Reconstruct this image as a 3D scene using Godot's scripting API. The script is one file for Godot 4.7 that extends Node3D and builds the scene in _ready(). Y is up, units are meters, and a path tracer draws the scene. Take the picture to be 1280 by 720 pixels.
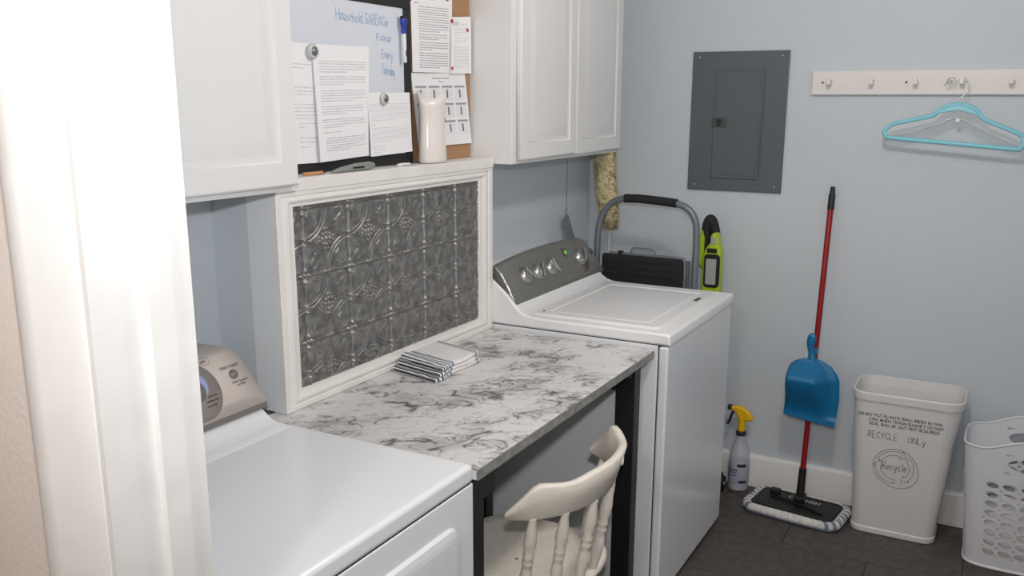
extends Node3D
# Laundry room seen from its doorway.  x runs from the appliance wall into the room, z from the far wall
# towards the camera, y is up; metres.

const WL := -0.055      # face of the appliance wall
const CEIL := 2.42
var W := {}             # world transform of every node made here
var M := {}
var used := {}
var rng := RandomNumberGenerator.new()

# ------------------------------------------------------------------ shape helpers
func quad(st: SurfaceTool, a: Vector3, b: Vector3, c: Vector3, d: Vector3, uvs = null) -> void:
	var p := [a, c, b, a, d, c]
	var q := [0, 2, 1, 0, 3, 2]
	for i in 6:
		if uvs != null:
			st.set_uv(uvs[q[i]])
		st.add_vertex(p[i])

func tri(st: SurfaceTool, a: Vector3, b: Vector3, c: Vector3) -> void:
	st.add_vertex(a); st.add_vertex(c); st.add_vertex(b)

func begin(sg := 0) -> SurfaceTool:
	var st := SurfaceTool.new()
	st.begin(Mesh.PRIMITIVE_TRIANGLES)
	st.set_smooth_group(sg)
	return st

func done(st: SurfaceTool) -> ArrayMesh:
	st.generate_normals()
	return st.commit()

# rows of points; front side = (step along rows) x (step along the row)
func grid(st: SurfaceTool, rows: Array, closed := false, hard := false, sg := 0, flip := false, cols: Array = []) -> void:
	var nr := rows.size()
	var nc: int = rows[0].size()
	for i in nr - 1:
		st.set_smooth_group(sg + (i if hard else 0))
		for j in (nc if closed else nc - 1):
			var k := (j + 1) % nc
			var pts := [rows[i][j], rows[i + 1][j], rows[i + 1][k], rows[i][k]]
			var u0 := float(j) / (nc if closed else nc - 1)
			var u1 := float(j + 1) / (nc if closed else nc - 1)
			var v0 := 1.0 - float(i) / (nr - 1)
			var v1 := 1.0 - float(i + 1) / (nr - 1)
			var uv := [Vector2(u0, v0), Vector2(u0, v1), Vector2(u1, v1), Vector2(u1, v0)]
			var id := [0, 2, 1, 0, 3, 2] if not flip else [0, 1, 2, 0, 2, 3]
			var ci := [[i, j], [i + 1, j], [i + 1, k], [i, k]]
			for t in id:
				st.set_uv(uv[t])
				if cols.size() > 0:
					st.set_color(cols[ci[t][0]][ci[t][1]])
				st.add_vertex(pts[t])

func fan(st: SurfaceTool, ring: Array, up: bool, sg := 90) -> void:
	st.set_smooth_group(sg)
	var c := Vector3.ZERO
	for p in ring:
		c += p
	c /= ring.size()
	for j in ring.size():
		var k := (j + 1) % ring.size()
		if up:
			tri(st, c, ring[k], ring[j])
		else:
			tri(st, c, ring[j], ring[k])

# box between two corners, edges rounded by r
func rbox(a: Vector3, b: Vector3, r := 0.004, seg := 2) -> ArrayMesh:
	var st := begin()
	rbox_to(st, a, b, r, seg)
	st.index()
	return st.commit()

func rbox_to(st: SurfaceTool, a: Vector3, b: Vector3, r := 0.004, seg := 2) -> void:
	var lo := Vector3(minf(a.x, b.x), minf(a.y, b.y), minf(a.z, b.z))
	var hi := Vector3(maxf(a.x, b.x), maxf(a.y, b.y), maxf(a.z, b.z))
	var c := (lo + hi) / 2
	var h := (hi - lo) / 2
	r = minf(r, minf(h.x, minf(h.y, h.z)) * 0.98)
	var core := h - Vector3(r, r, r)
	for ax in 3:
		var u := (ax + 1) % 3
		var v := (ax + 2) % 3
		for s in [-1.0, 1.0]:
			var gu := [] ; var gv := []
			for pair in [[gu, u], [gv, v]]:
				for i in seg + 1:
					pair[0].append(-h[pair[1]] + r * (1.0 - cos(PI / 2 * i / seg)) if seg > 1 else -h[pair[1]] + r * i)
				for i in seg + 1:
					pair[0].append(h[pair[1]] - r * (1.0 - cos(PI / 2 * (seg - i) / seg)) if seg > 1 else h[pair[1]] - r * (1 - i))
			for i in gu.size() - 1:
				for j in gv.size() - 1:
					var ps := [] ; var ns := []
					for q in [[i, j], [i + 1, j], [i + 1, j + 1], [i, j + 1]]:
						var p := Vector3.ZERO
						p[ax] = s * h[ax]; p[u] = gu[q[0]]; p[v] = gv[q[1]]
						var inner := Vector3(clampf(p.x, -core.x, core.x), clampf(p.y, -core.y, core.y), clampf(p.z, -core.z, core.z))
						var n := (p - inner).normalized()
						ps.append(c + inner + n * r); ns.append(n)
					var id := [0, 2, 1, 0, 3, 2] if s > 0 else [0, 1, 2, 0, 2, 3]
					for t in id:
						st.set_normal(ns[t]); st.set_uv(Vector2(ps[t].x + ps[t].z, ps[t].y)); st.add_vertex(ps[t])

func lathe(profile: Array, segs := 24, hard := false) -> ArrayMesh:
	var st := begin()
	var rows := []
	for p in profile:
		var row := []
		for j in segs:
			var t := TAU * j / segs
			row.append(Vector3(p.x * cos(t), p.y, p.x * sin(t)))
		rows.append(row)
	grid(st, rows, true, hard)
	if profile[0].x > 1e-5:
		fan(st, rows[0], false)
	if profile[-1].x > 1e-5:
		fan(st, rows[-1], true, 91)
	return done(st)

func smooth_path(pts: Array, per := 6, closed := false) -> Array:
	var out := []
	var n := pts.size()
	for i in (n if closed else n - 1):
		var p0: Vector3 = pts[(i - 1 + n) % n] if closed or i > 0 else pts[0]
		var p1: Vector3 = pts[i]
		var p2: Vector3 = pts[(i + 1) % n]
		var p3: Vector3 = pts[(i + 2) % n] if closed or i + 2 < n else pts[n - 1]
		for k in per:
			var t := float(k) / per
			out.append(p1.cubic_interpolate(p2, p0, p3, t))
	if not closed:
		out.append(pts[n - 1])
	return out

# radius may be a number or a Callable of 0..1; squash flattens along the second frame axis
func tube_to(st: SurfaceTool, path: Array, radius, segs := 10, closed := false, squash := 1.0, hint := Vector3.UP) -> void:
	var n := path.size()
	var rows := []
	var nrm := Vector3.ZERO
	for i in n:
		var t: Vector3
		if closed:
			t = (path[(i + 1) % n] - path[(i - 1 + n) % n]).normalized()
		else:
			t = (path[mini(i + 1, n - 1)] - path[maxi(i - 1, 0)]).normalized()
		if i == 0:
			nrm = hint if absf(t.dot(hint)) < 0.95 else Vector3.RIGHT
		nrm = (nrm - t * nrm.dot(t)).normalized()
		var bn := t.cross(nrm)
		var r: float = radius.call(float(i) / (n - 1)) if radius is Callable else radius
		var row := []
		for j in segs:
			var a := TAU * j / segs
			row.append(path[i] + nrm * cos(a) * r - bn * sin(a) * r * squash)
		rows.append(row)
	if closed:
		rows.append(rows[0])
	grid(st, rows, true)
	if not closed:
		fan(st, rows[0], false)
		fan(st, rows[-1], true, 91)

func tube(path: Array, radius, segs := 10, closed := false, squash := 1.0, hint := Vector3.UP) -> ArrayMesh:
	var st := begin()
	tube_to(st, path, radius, segs, closed, squash, hint)
	return done(st)

# counter-clockwise outline in x,y pushed from z0 to z1, rims chamfered by b
func extrude(poly: Array, z0: float, z1: float, b := 0.002) -> ArrayMesh:
	var st := begin(0)
	var n := poly.size()
	var en := []
	for i in n:
		var e: Vector2 = (poly[(i + 1) % n] - poly[i]).normalized()
		en.append(Vector2(e.y, -e.x))
	var inset := []
	var n0 := [] ; var n1 := []
	for i in n:
		var pa: Vector2 = en[(i - 1 + n) % n]
		var pb: Vector2 = en[i]
		var av := (pa + pb).normalized()
		inset.append(poly[i] - av * b / maxf(0.5, av.dot(pb)))
		n0.append(av if pa.dot(pb) > 0.7 else pa)
		n1.append(av if pa.dot(pb) > 0.7 else pb)
	for i in n:
		var k := (i + 1) % n
		var A: Vector2 = poly[i] ; var B: Vector2 = poly[k]
		var a: Vector2 = inset[i] ; var c: Vector2 = inset[k]
		var na := Vector3(n1[i].x, n1[i].y, 0) ; var nb := Vector3(n0[k].x, n0[k].y, 0)
		for s in [[A, B, z0 + b, z1 - b, 0.0], [A, B, z1 - b, z1, 1.0], [A, B, z0 + b, z0, -1.0]]:
			var lo := [Vector3(A.x, A.y, s[2]), Vector3(B.x, B.y, s[2])]
			var up := [Vector3(A.x, A.y, s[3]), Vector3(B.x, B.y, s[3])]
			if s[4] != 0.0:
				up = [Vector3(a.x, a.y, s[3]), Vector3(c.x, c.y, s[3])]
			var zz := Vector3(0, 0, s[4])
			var pa := [lo[0], lo[1], up[1], up[0]]
			var nn := [(na + zz).normalized(), (nb + zz).normalized(), (nb + zz).normalized(), (na + zz).normalized()]
			var id := [0, 2, 1, 0, 3, 2] if s[4] >= 0.0 else [0, 1, 2, 0, 2, 3]
			for t in id:
				st.set_normal(nn[t]); st.set_uv(Vector2(pa[t].x, pa[t].y)); st.add_vertex(pa[t])
	var ids := Geometry2D.triangulate_polygon(PackedVector2Array(inset))
	for t in range(0, ids.size(), 3):
		var p := [inset[ids[t]], inset[ids[t + 1]], inset[ids[t + 2]]]
		var ccw: bool = (p[1] - p[0]).cross(p[2] - p[0]) > 0
		for side in [1, -1]:
			var z := z1 if side > 0 else z0
			var order := [0, 2, 1] if ccw == (side > 0) else [0, 1, 2]
			for q in order:
				st.set_normal(Vector3(0, 0, side)); st.set_uv(p[q]); st.add_vertex(Vector3(p[q].x, p[q].y, z))
	return st.commit()

func rrect(hx: float, hy: float, r: float, per := 5) -> Array:
	var out := []
	r = clampf(r, 0.0, minf(hx, hy))
	if r < 1e-5:
		return [Vector2(hx, hy), Vector2(-hx, hy), Vector2(-hx, -hy), Vector2(hx, -hy)]
	for q in 4:
		var c := Vector2((hx - r) * (1 if q == 0 or q == 3 else -1), (hy - r) * (1 if q < 2 else -1))
		for i in per + 1:
			var a := PI / 2 * q + PI / 2 * i / per
			out.append(c + Vector2(cos(a), sin(a)) * r)
	return out

# nested rounded rectangles [inset, height] in the x,y plane, height along z
func rings(hx: float, hy: float, r: float, steps: Array, per := 5) -> ArrayMesh:
	var st := begin()
	var rows := []
	for s in steps:
		var row := []
		for p in rrect(hx - s[0], hy - s[0], maxf(r - s[0] * (1.0 if r > 0.0 else 0.0), 0.0 if r == 0.0 else 0.003), per):
			row.append(Vector3(p.x, p.y, s[1]))
		row.reverse()
		rows.append(row)
	for row in rows:
		row.reverse()
	grid(st, rows, true, true, 1, true)
	fan(st, rows[-1], false)
	return done(st)

func path2(flat: Array) -> Array:
	var o := []
	for i in range(0, flat.size(), 2):
		o.append(Vector2(flat[i], flat[i + 1]))
	return o

# ------------------------------------------------------------------ node helpers
func numbered(n: String) -> String:
	var k: int = used.get(n, 0)
	used[n] = k + 1
	return n if k == 0 else "%s_%03d" % [n, k]

func thing(called: String, label: String, category: String, at: Vector3, group := "") -> Node3D:
	var o := Node3D.new()
	o.name = numbered(called)
	add_child(o)
	o.position = at
	W[o] = Transform3D(Basis(), at)
	o.set_meta("label", label)
	o.set_meta("category", category)
	if group != "":
		o.set_meta("group", group)
	return o

# mesh given in world coordinates (after xf), hung under parent
func part(parent: Node3D, called: String, mesh: Mesh, mat: Material, xf := Transform3D(), label := "") -> MeshInstance3D:
	var o := MeshInstance3D.new()
	o.name = called
	o.mesh = mesh
	o.material_override = mat
	o.cast_shadow = GeometryInstance3D.SHADOW_CASTING_SETTING_ON
	parent.add_child(o, true)
	o.transform = W[parent].affine_inverse() * xf
	W[o] = xf
	if label != "":
		o.set_meta("label", label)
	return o

func single(called: String, mesh: Mesh, mat: Material, label: String, category: String, group := "", xf := Transform3D()) -> MeshInstance3D:
	var o := MeshInstance3D.new()
	o.name = numbered(called)
	o.mesh = mesh
	o.material_override = mat
	add_child(o)
	o.transform = xf
	W[o] = xf
	o.set_meta("label", label)
	o.set_meta("category", category)
	if group != "":
		o.set_meta("group", group)
	return o

func structure(called: String, mesh: Mesh, mat: Material, label: String, category := "") -> MeshInstance3D:
	var o := single(called, mesh, mat, label, category if category != "" else called.split("_")[0])
	o.set_meta("kind", "structure")
	return o

func frame(origin: Vector3, x: Vector3, y: Vector3) -> Transform3D:
	x = x.normalized()
	var z := x.cross(y).normalized()
	return Transform3D(Basis(x, z.cross(x), z), origin)

# ------------------------------------------------------------------ materials
func mat(c: Color, rough := 0.6, metal := 0.0) -> StandardMaterial3D:
	var m := StandardMaterial3D.new()
	m.albedo_color = c
	m.roughness = rough
	m.metallic = metal
	return m

func rgb(r: int, g: int, b: int) -> Color:
	return Color8(r, g, b)

func noise_img(size: int, freq: float, oct: int, seed_: int, kind := FastNoiseLite.TYPE_SIMPLEX_SMOOTH) -> Image:
	var n := FastNoiseLite.new()
	n.seed = seed_
	n.noise_type = kind
	n.frequency = freq
	n.fractal_octaves = oct
	return n.get_seamless_image(size, size)

# two-tone mottling with grain, repeated in space by triplanar mapping
func mottle(m: StandardMaterial3D, a: Color, b: Color, scale: float, freq := 0.02, oct := 5, seed_ := 1, size := 256) -> StandardMaterial3D:
	var src := noise_img(size, freq, oct, seed_)
	var im := Image.create(size, size, false, Image.FORMAT_RGB8)
	for y in size:
		for x in size:
			im.set_pixel(x, y, a.lerp(b, clampf((src.get_pixel(x, y).r - 0.5) * 1.6 + 0.5, 0, 1)))
	m.albedo_color = Color.WHITE
	m.albedo_texture = ImageTexture.create_from_image(im)
	m.uv1_triplanar = true
	m.uv1_world_triplanar = true
	m.uv1_scale = Vector3.ONE * scale
	return m

func bumpy(m: StandardMaterial3D, freq: float, oct: int, depth: float, strength: float, scale := 0.0, seed_ := 5) -> StandardMaterial3D:
	var im := noise_img(256, freq, oct, seed_)
	im.convert(Image.FORMAT_RGBA8)
	im.bump_map_to_normal_map(depth)
	m.normal_enabled = true
	m.normal_texture = ImageTexture.create_from_image(im)
	m.normal_scale = strength
	if scale > 0.0:
		m.uv1_triplanar = true
		m.uv1_world_triplanar = true
		m.uv1_scale = Vector3.ONE * scale
	return m

func make_materials() -> void:
	M.wall = bumpy(mat(rgb(202, 209, 215), 0.55), 0.05, 3, 2.0, 0.25, 5.0)
	M.hall = bumpy(mat(rgb(236, 226, 219), 0.7), 0.05, 3, 2.0, 0.25, 5.0)
	M.ceiling = mat(rgb(238, 238, 236), 0.9)
	M.trim = mottle(mat(Color.WHITE, 0.35), rgb(226, 225, 223), rgb(232, 231, 229), 3.0, 0.01, 3, 4)
	M.frame = mottle(mat(Color.WHITE, 0.4), rgb(229, 226, 221), rgb(235, 232, 228), 2.0, 0.015, 3, 9)
	M.cab = mat(rgb(230, 229, 228), 0.38)
	M.board = mat(rgb(226, 229, 232), 0.5)
	M.tile = []
	for k in 3:
		var t := mottle(mat(Color.WHITE, 0.62), rgb(70 + k * 3, 64 + k * 3, 60 + k * 3), rgb(86 + k * 3, 80 + k * 3, 75 + k * 3), 2.2 + 0.3 * k, 0.03, 5, 20 + k)
		M.tile.append(bumpy(t, 0.06, 4, 3.0, 0.3, 2.2 + 0.3 * k))
	M.grout = mat(rgb(62, 57, 54), 0.9)
	M.enamel = mat(rgb(232, 233, 236), 0.22)
	M.plastic_white = mat(rgb(234, 234, 235), 0.35)
	M.seam = mat(rgb(70, 72, 76), 0.7)
	M.console = mottle(mat(Color.WHITE, 0.42, 0.25), rgb(118, 117, 114), rgb(128, 127, 124), 10.0, 0.03, 3, 31)
	M.console_end = mat(rgb(84, 84, 83), 0.5)
	M.console_tan = mat(rgb(184, 176, 170), 0.42, 0.35)
	M.console_grey = mat(rgb(126, 122, 118), 0.45, 0.3)
	M.dial = mat(rgb(146, 138, 132), 0.5)
	M.dial_blue = mat(rgb(146, 158, 198), 0.5)
	M.chrome = mat(rgb(200, 200, 200), 0.18, 1.0)
	M.satin = mat(rgb(170, 170, 168), 0.33, 0.9)
	M.rod = mat(rgb(206, 206, 206), 0.4, 0.2)
	M.print = mat(rgb(62, 58, 58), 0.7)
	M.black = mat(rgb(24, 23, 24), 0.5)
	M.black_wood = mat(rgb(26, 25, 27), 0.42)
	M.rubber = bumpy(mat(rgb(28, 28, 30), 0.75), 0.1, 2, 4.0, 0.4, 12.0)
	M.edge = mottle(mat(Color.WHITE, 0.3), rgb(122, 124, 120), rgb(150, 151, 147), 6.0, 0.02, 5, 12)
	M.chair = mottle(mat(Color.WHITE, 0.42), rgb(224, 216, 204), rgb(231, 224, 213), 5.0, 0.02, 4, 14)
	M.tin = bumpy(mottle(mat(Color.WHITE, 0.36, 0.6), rgb(112, 111, 110), rgb(160, 159, 157), 5.5, 0.02, 5, 17), 0.04, 3, 3.0, 0.06, 5.5)
	M.cork = bumpy(mottle(mat(Color.WHITE, 0.9), rgb(146, 108, 76), rgb(196, 156, 118), 16.0, 0.09, 3, 41), 0.1, 3, 6.0, 0.6, 16.0)
	M.whiteboard = mat(rgb(214, 218, 226), 0.16)
	M.ink_blue = mat(rgb(116, 162, 212), 0.6)
	M.ink_black = mat(rgb(58, 56, 60), 0.7)
	M.marker_blue = mat(rgb(38, 62, 170), 0.35)
	M.pin_red = mat(rgb(176, 24, 38), 0.3)
	M.glass_magnet = mat(rgb(196, 196, 196), 0.12)
	M.magnet_core = mat(rgb(140, 140, 142), 0.35, 0.7)
	M.ceramic = mat(rgb(232, 226, 220), 0.16)
	M.panel_grey = bumpy(mat(rgb(91, 98, 102), 0.45, 0.1), 0.1, 2, 2.0, 0.08, 8.0)
	M.latch = mat(rgb(80, 82, 82), 0.4, 0.4)
	M.rack = mat(rgb(232, 226, 222), 0.45)
	M.hanger_blue = mat(rgb(132, 204, 218), 0.4)
	var cl := mat(Color(0.93, 0.94, 0.95, 0.2), 0.08)
	cl.transparency = BaseMaterial3D.TRANSPARENCY_ALPHA
	M.clear = cl
	M.red = mat(rgb(150, 18, 24), 0.3, 0.1)
	M.dustpan = bumpy(mat(rgb(12, 110, 160), 0.42), 0.12, 2, 2.0, 0.12, 10.0)
	M.bin = bumpy(mat(rgb(222, 221, 220), 0.45), 0.12, 2, 2.0, 0.08, 10.0)
	M.basket = mat(rgb(226, 226, 230), 0.4)
	M.cloth_white = bumpy(mat(rgb(226, 222, 220), 0.9), 0.2, 2, 6.0, 0.4, 20.0)
	M.ladder = mat(rgb(118, 124, 130), 0.38, 0.3)
	M.lime = mat(rgb(176, 200, 40), 0.4)
	M.label_grey = mat(rgb(168, 168, 164), 0.5)
	M.yellow = mat(rgb(240, 190, 20), 0.4)
	var bt := mat(Color(0.9, 0.9, 0.93, 0.4), 0.2)
	bt.transparency = BaseMaterial3D.TRANSPARENCY_ALPHA
	M.bottle = bt
	M.liquid = mat(rgb(200, 192, 208), 0.3)
	M.bottle_label = mat(rgb(172, 170, 186), 0.5)
	M.navy = mat(rgb(40, 42, 66), 0.5)
	M.steel_dark = mat(rgb(122, 126, 130), 0.4, 0.3)
	M.grey_plastic = mat(rgb(134, 138, 134), 0.5)
	M.wood_raw = mat(rgb(196, 140, 96), 0.7)
	M.wood_dark = mottle(mat(Color.WHITE, 0.6), rgb(70, 56, 44), rgb(122, 108, 92), 8.0, 0.03, 4, 51)
	var vc := mat(Color.WHITE, 0.95)
	vc.vertex_color_use_as_albedo = true
	M.fluff = vc
	var led := mat(rgb(120, 190, 40), 0.3)
	led.emission_enabled = true
	led.emission = rgb(120, 200, 30)
	led.emission_energy_multiplier = 0.5
	M.led = led
	var glow := mat(rgb(250, 248, 240), 0.5)
	glow.emission_enabled = true
	glow.emission = Color(1.0, 0.96, 0.9)
	glow.emission_energy_multiplier = 1.0
	M.glow = glow

# ------------------------------------------------------------------ hand lettering as thin ribbons
const GLYPH := {
	"A": "0,0 2,6 4,0;.8,2.2 3.2,2.2", "B": "0,0 0,6 2.6,6 3.4,5 2.6,3.2 0,3.2;2.6,3.2 3.8,1.6 2.8,0 0,0",
	"C": "3.8,5 2.4,6 .8,5 0,3 .8,1 2.4,0 3.8,1", "D": "0,0 0,6 2,6 3.8,4.5 3.8,1.5 2,0 0,0",
	"E": "3.6,6 0,6 0,0 3.6,0;0,3 2.8,3", "F": "3.6,6 0,6 0,0;0,3 2.8,3",
	"G": "3.8,5 2.4,6 .6,5 0,3 .6,1 2.2,0 3.8,1 3.8,2.8 2.2,2.8", "H": "0,0 0,6;4,0 4,6;0,3 4,3",
	"I": "1,0 1,6", "K": "0,0 0,6;3.6,6 0,2.6;1.2,3.4 3.8,0", "L": "0,6 0,0 3.4,0", "N": "0,0 0,6 3.8,0 3.8,6",
	"O": "2,6 .5,5 0,3 .5,1 2,0 3.5,1 4,3 3.5,5 2,6", "P": "0,0 0,6 2.8,6 3.6,4.6 2.8,3 0,3",
	"Q": "2,6 .5,5 0,3 .5,1 2,0 3.5,1 4,3 3.5,5 2,6;2.5,1.5 4,-.4", "R": "0,0 0,6 2.8,6 3.6,4.6 2.8,3 0,3;1.6,3 3.8,0",
	"S": "3.6,5.2 2,6 .4,5 .8,3.6 3.2,2.6 3.6,1.2 2,0 .2,.8", "T": "0,6 4,6;2,6 2,0",
	"U": "0,6 0,1.4 1.6,0 3.2,.6 3.8,2;3.8,6 3.8,0", "W": "0,6 1,0 2,4 3,0 4,6", "Y": "0,6 2,3 4,6;2,3 1.6,0",
	"a": "3,3.5 1,3.5 0,1.8 .8,0 2.6,.8 3,3.5;3,3.5 3.2,0", "b": "0,6 0,0 2.4,0 3.2,1.8 2.2,3.4 0,2.6",
	"c": "3,3 1.6,3.6 .2,2 1,.2 3,.6", "d": "3,6 3,0 1,0 0,1.8 1,3.4 3,2.8", "e": ".2,1.8 3,2 2.4,3.5 .8,3.2 .1,1.6 1,0 3,.6",
	"g": "3,3.4 1,3.5 .1,1.8 1,.3 3,1.2;3,3.4 3,-1.2 1.6,-2 .2,-1.4", "h": "0,6 0,0;0,2.6 1.8,3.6 2.8,2.6 2.8,0",
	"i": "1,3.4 1,0;1,4.6 1,4.9", "k": "0,6 0,0;2.6,3.4 0,1.4;.9,2 2.8,0", "l": "1,6 1,0",
	"o": "1.5,3.5 .2,2.4 .4,.6 1.8,0 3,1 2.8,2.8 1.5,3.5", "p": "0,3.4 0,-2;0,2.8 1.8,3.6 3,2 1.8,.2 0,.6",
	"r": "0,3.4 0,0;0,2.2 1.2,3.4 2.6,3.2", "s": "2.6,3 1.2,3.6 .4,2.6 2.4,1.4 1.8,.2 0,.4",
	"u": "0,3.5 .2,.6 1.6,0 2.8,1;2.8,3.5 3,0", "v": "0,3.5 1.4,0 2.8,3.5", "y": "0,3.5 1.4,.6;3,3.5 1.2,-2 0,-1.6",
	".": "1,0 1,.5", ",": "1,.5 .6,-1", "n": "0,3.5 0,0;0,2.6 1.6,3.6 2.6,2.6 2.8,0",
}

func ribbon(st: SurfaceTool, pts: Array, w: float) -> void:
	for i in pts.size() - 1:
		var a: Vector2 = pts[i] ; var b: Vector2 = pts[i + 1]
		var d := (b - a).normalized()
		var n := Vector2(-d.y, d.x) * w / 2
		a -= d * w * 0.3 ; b += d * w * 0.3
		quad(st, Vector3(a.x - n.x, a.y - n.y, 0), Vector3(b.x - n.x, b.y - n.y, 0), Vector3(b.x + n.x, b.y + n.y, 0), Vector3(a.x + n.x, a.y + n.y, 0))

# width: whole line; height: capitals
func scribble(st: SurfaceTool, text: String, at: Vector2, width: float, height: float, w: float, slope := 0.0) -> void:
	var total := 0.0
	for ch in text:
		total += 5.0 if GLYPH.has(ch) and ch == ch.to_upper() and not ch in "I.," else (2.2 if ch in "I.,il" else (2.6 if ch == " " else 4.1))
	var x := 0.0
	for ch in text:
		if GLYPH.has(ch):
			var jy := rng.randf_range(-0.35, 0.35)
			var js := rng.randf_range(0.88, 1.1)
			for s in GLYPH[ch].split(";"):
				var line := []
				for p in s.split(" "):
					var q: PackedStringArray = p.split(",")
					var gx := (x + float(q[0])) / total * width
					line.append(at + Vector2(gx, (float(q[1]) * js + jy) / 6.0 * height + gx * slope))
				ribbon(st, line, w)
		x += 5.0 if GLYPH.has(ch) and ch == ch.to_upper() and not ch in "I.," else (2.2 if ch in "I.,il" else (2.6 if ch == " " else 4.1))

func lettering(text: String, height: float) -> TextMesh:
	var t := TextMesh.new()
	var f := SystemFont.new()
	f.font_names = PackedStringArray(["Droid Sans"])
	t.font = f
	t.text = text
	t.font_size = 32
	t.pixel_size = height / 24.0
	t.depth = 0.0004
	return t

# ------------------------------------------------------------------ paper
# kind of print: lists of [x0, x1, y] bars in 0..1
func page_texture(seed_: int, blocks: Array, w := 220, h := 290) -> ImageTexture:
	var r := RandomNumberGenerator.new()
	r.seed = seed_
	var im := Image.create(w, h, false, Image.FORMAT_RGB8)
	im.fill(rgb(236, 235, 237))
	for b in blocks:   # [x0, x1, y0, lines, pitch, tone]
		for k in int(b[3]):
			var y := int((b[2] + k * b[4]) * h)
			var x := int(b[0] * w)
			var x_end := int(lerpf(b[0], b[1], 1.0 if k < b[3] - 1 else r.randf_range(0.4, 0.95)) * w)
			while x < x_end:
				var ww := mini(r.randi_range(4, 13), x_end - x)
				var g := clampf(b[5] + r.randf_range(-0.06, 0.06), 0, 1)
				im.fill_rect(Rect2i(x, y, ww, 2), Color(g, g, g + 0.02))
				x += ww + 2
	im.generate_mipmaps()
	return ImageTexture.create_from_image(im)

func calendar_texture() -> ImageTexture:
	var im := Image.create(300, 300, false, Image.FORMAT_RGB8)
	im.fill(rgb(234, 234, 236))
	im.fill_rect(Rect2i(110, 20, 90, 3), rgb(130, 130, 134))
	im.fill_rect(Rect2i(140, 34, 30, 3), rgb(150, 150, 154))
	for row in 3:
		for col in 4:
			var x := 14 + col * 72
			var y := 52 + row * 72
			im.fill_rect(Rect2i(x, y, 60, 8), rgb(150, 152, 158))
			for k in 7:
				im.fill_rect(Rect2i(x, y + 10 + k * 8, 60, 1), rgb(196, 198, 204))
			for k in 8:
				im.fill_rect(Rect2i(x + k * 8, y + 8, 1, 50), rgb(200, 202, 208))
			im.fill_rect(Rect2i(x + 24, y + 16, 8, 34), rgb(96, 98, 108))
	im.generate_mipmaps()
	return ImageTexture.create_from_image(im)

# a sheet facing +x: left edge at z0 (large z), curl lifts its lower edge
func sheet(called: String, label: String, cat: String, x: float, tl: Vector2, tr: Vector2, bl: Vector2, br: Vector2, tex: Texture2D, group: String, curl := 0.004, lean := 0.0) -> void:
	var st := begin(0)
	var rows := [] ; var back := []
	for i in 9:
		var row := [] ; var rb := []
		var v := i / 8.0
		for j in 7:
			var u := j / 6.0
			var p := tl.lerp(tr, u).lerp(bl.lerp(br, u), 1.0 - v)
			var off := curl * pow(1.0 - v, 2.0) + 0.0012 * sin(u * 5.0 + v * 4.0)
			var q := Vector3(x + off + lean * v, p.y, p.x)
			row.append(q); rb.append(q - Vector3(0.0007, 0, 0))
		row.reverse() ; rb.reverse()
		rows.append(row) ; back.append(rb)
	for row in rows: row.reverse()
	for row in back: row.reverse()
	grid(st, rows, false, false, 0, true)
	grid(st, back, false, false, 1, false)
	var m := mat(Color.WHITE, 0.75)
	m.albedo_texture = tex
	single(called, done(st), m, label, cat, group)

# ------------------------------------------------------------------ scene
func _ready() -> void:
	rng.seed = 7
	var cam := Camera3D.new()
	cam.name = "camera"
	cam.projection = Camera3D.PROJECTION_FRUSTUM
	cam.near = 0.05
	cam.far = 50.0
	var k := 0.05 / 1135.111
	cam.size = 720.0 * k
	cam.frustum_offset = Vector2(0, (394.587 - 360.0) * k)
	cam.transform = Transform3D(Basis.from_euler(Vector3(-0.2312, 0.4971, 0.0035)), Vector3(1.6283, 1.6148, 3.725))
	add_child(cam)
	cam.current = true
	var we := WorldEnvironment.new()
	we.name = "environment"
	var env := Environment.new()
	env.background_mode = Environment.BG_COLOR
	env.background_color = Color(0.5, 0.5, 0.52)
	env.tonemap_mode = Environment.TONE_MAPPER_LINEAR
	env.tonemap_exposure = 1.0
	env.sdfgi_enabled = true
	env.ssao_enabled = true
	env.ssil_enabled = true
	we.environment = env
	add_child(we)
	# flash gun on top of the photographer's camera
	var flash := SpotLight3D.new()
	flash.name = "camera_flash"
	flash.transform = Transform3D(Basis.from_euler(Vector3(-0.08, 0.48, 0.0)), Vector3(1.63, 1.765, 3.70))
	flash.spot_angle = 50.0
	flash.spot_angle_attenuation = 1.0
	flash.light_energy = 2.0
	flash.light_color = Color(0.99, 0.995, 1.0)
	flash.light_size = 0.03
	flash.spot_range = 12.0
	flash.spot_attenuation = 2.0
	flash.shadow_enabled = true
	add_child(flash)
	make_materials()
	build_room()
	ceiling_lamp("ceiling_lamp", Vector3(1.32, CEIL, 1.6), 1.02, "round white flush ceiling lamp above the laundry floor")
	ceiling_lamp("ceiling_lamp", Vector3(1.3, CEIL, 4.35), 1.1, "round white flush lamp added in the unseen hall as fill light")  # added out of view: fills the jamb, beige wall and dryer with light
	build_cabinets()
	build_tin_panel()
	build_dryer()
	build_washer()
	build_desk()
	build_chair()
	build_boards()
	build_ledge_things()
	build_towel()
	build_electric_panel()
	build_coat_rack()
	build_mop()
	build_bin()
	build_basket()
	build_ladder()
	build_stick_cleaner()
	build_bottle()
	build_duster()
	build_spatula()

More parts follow.
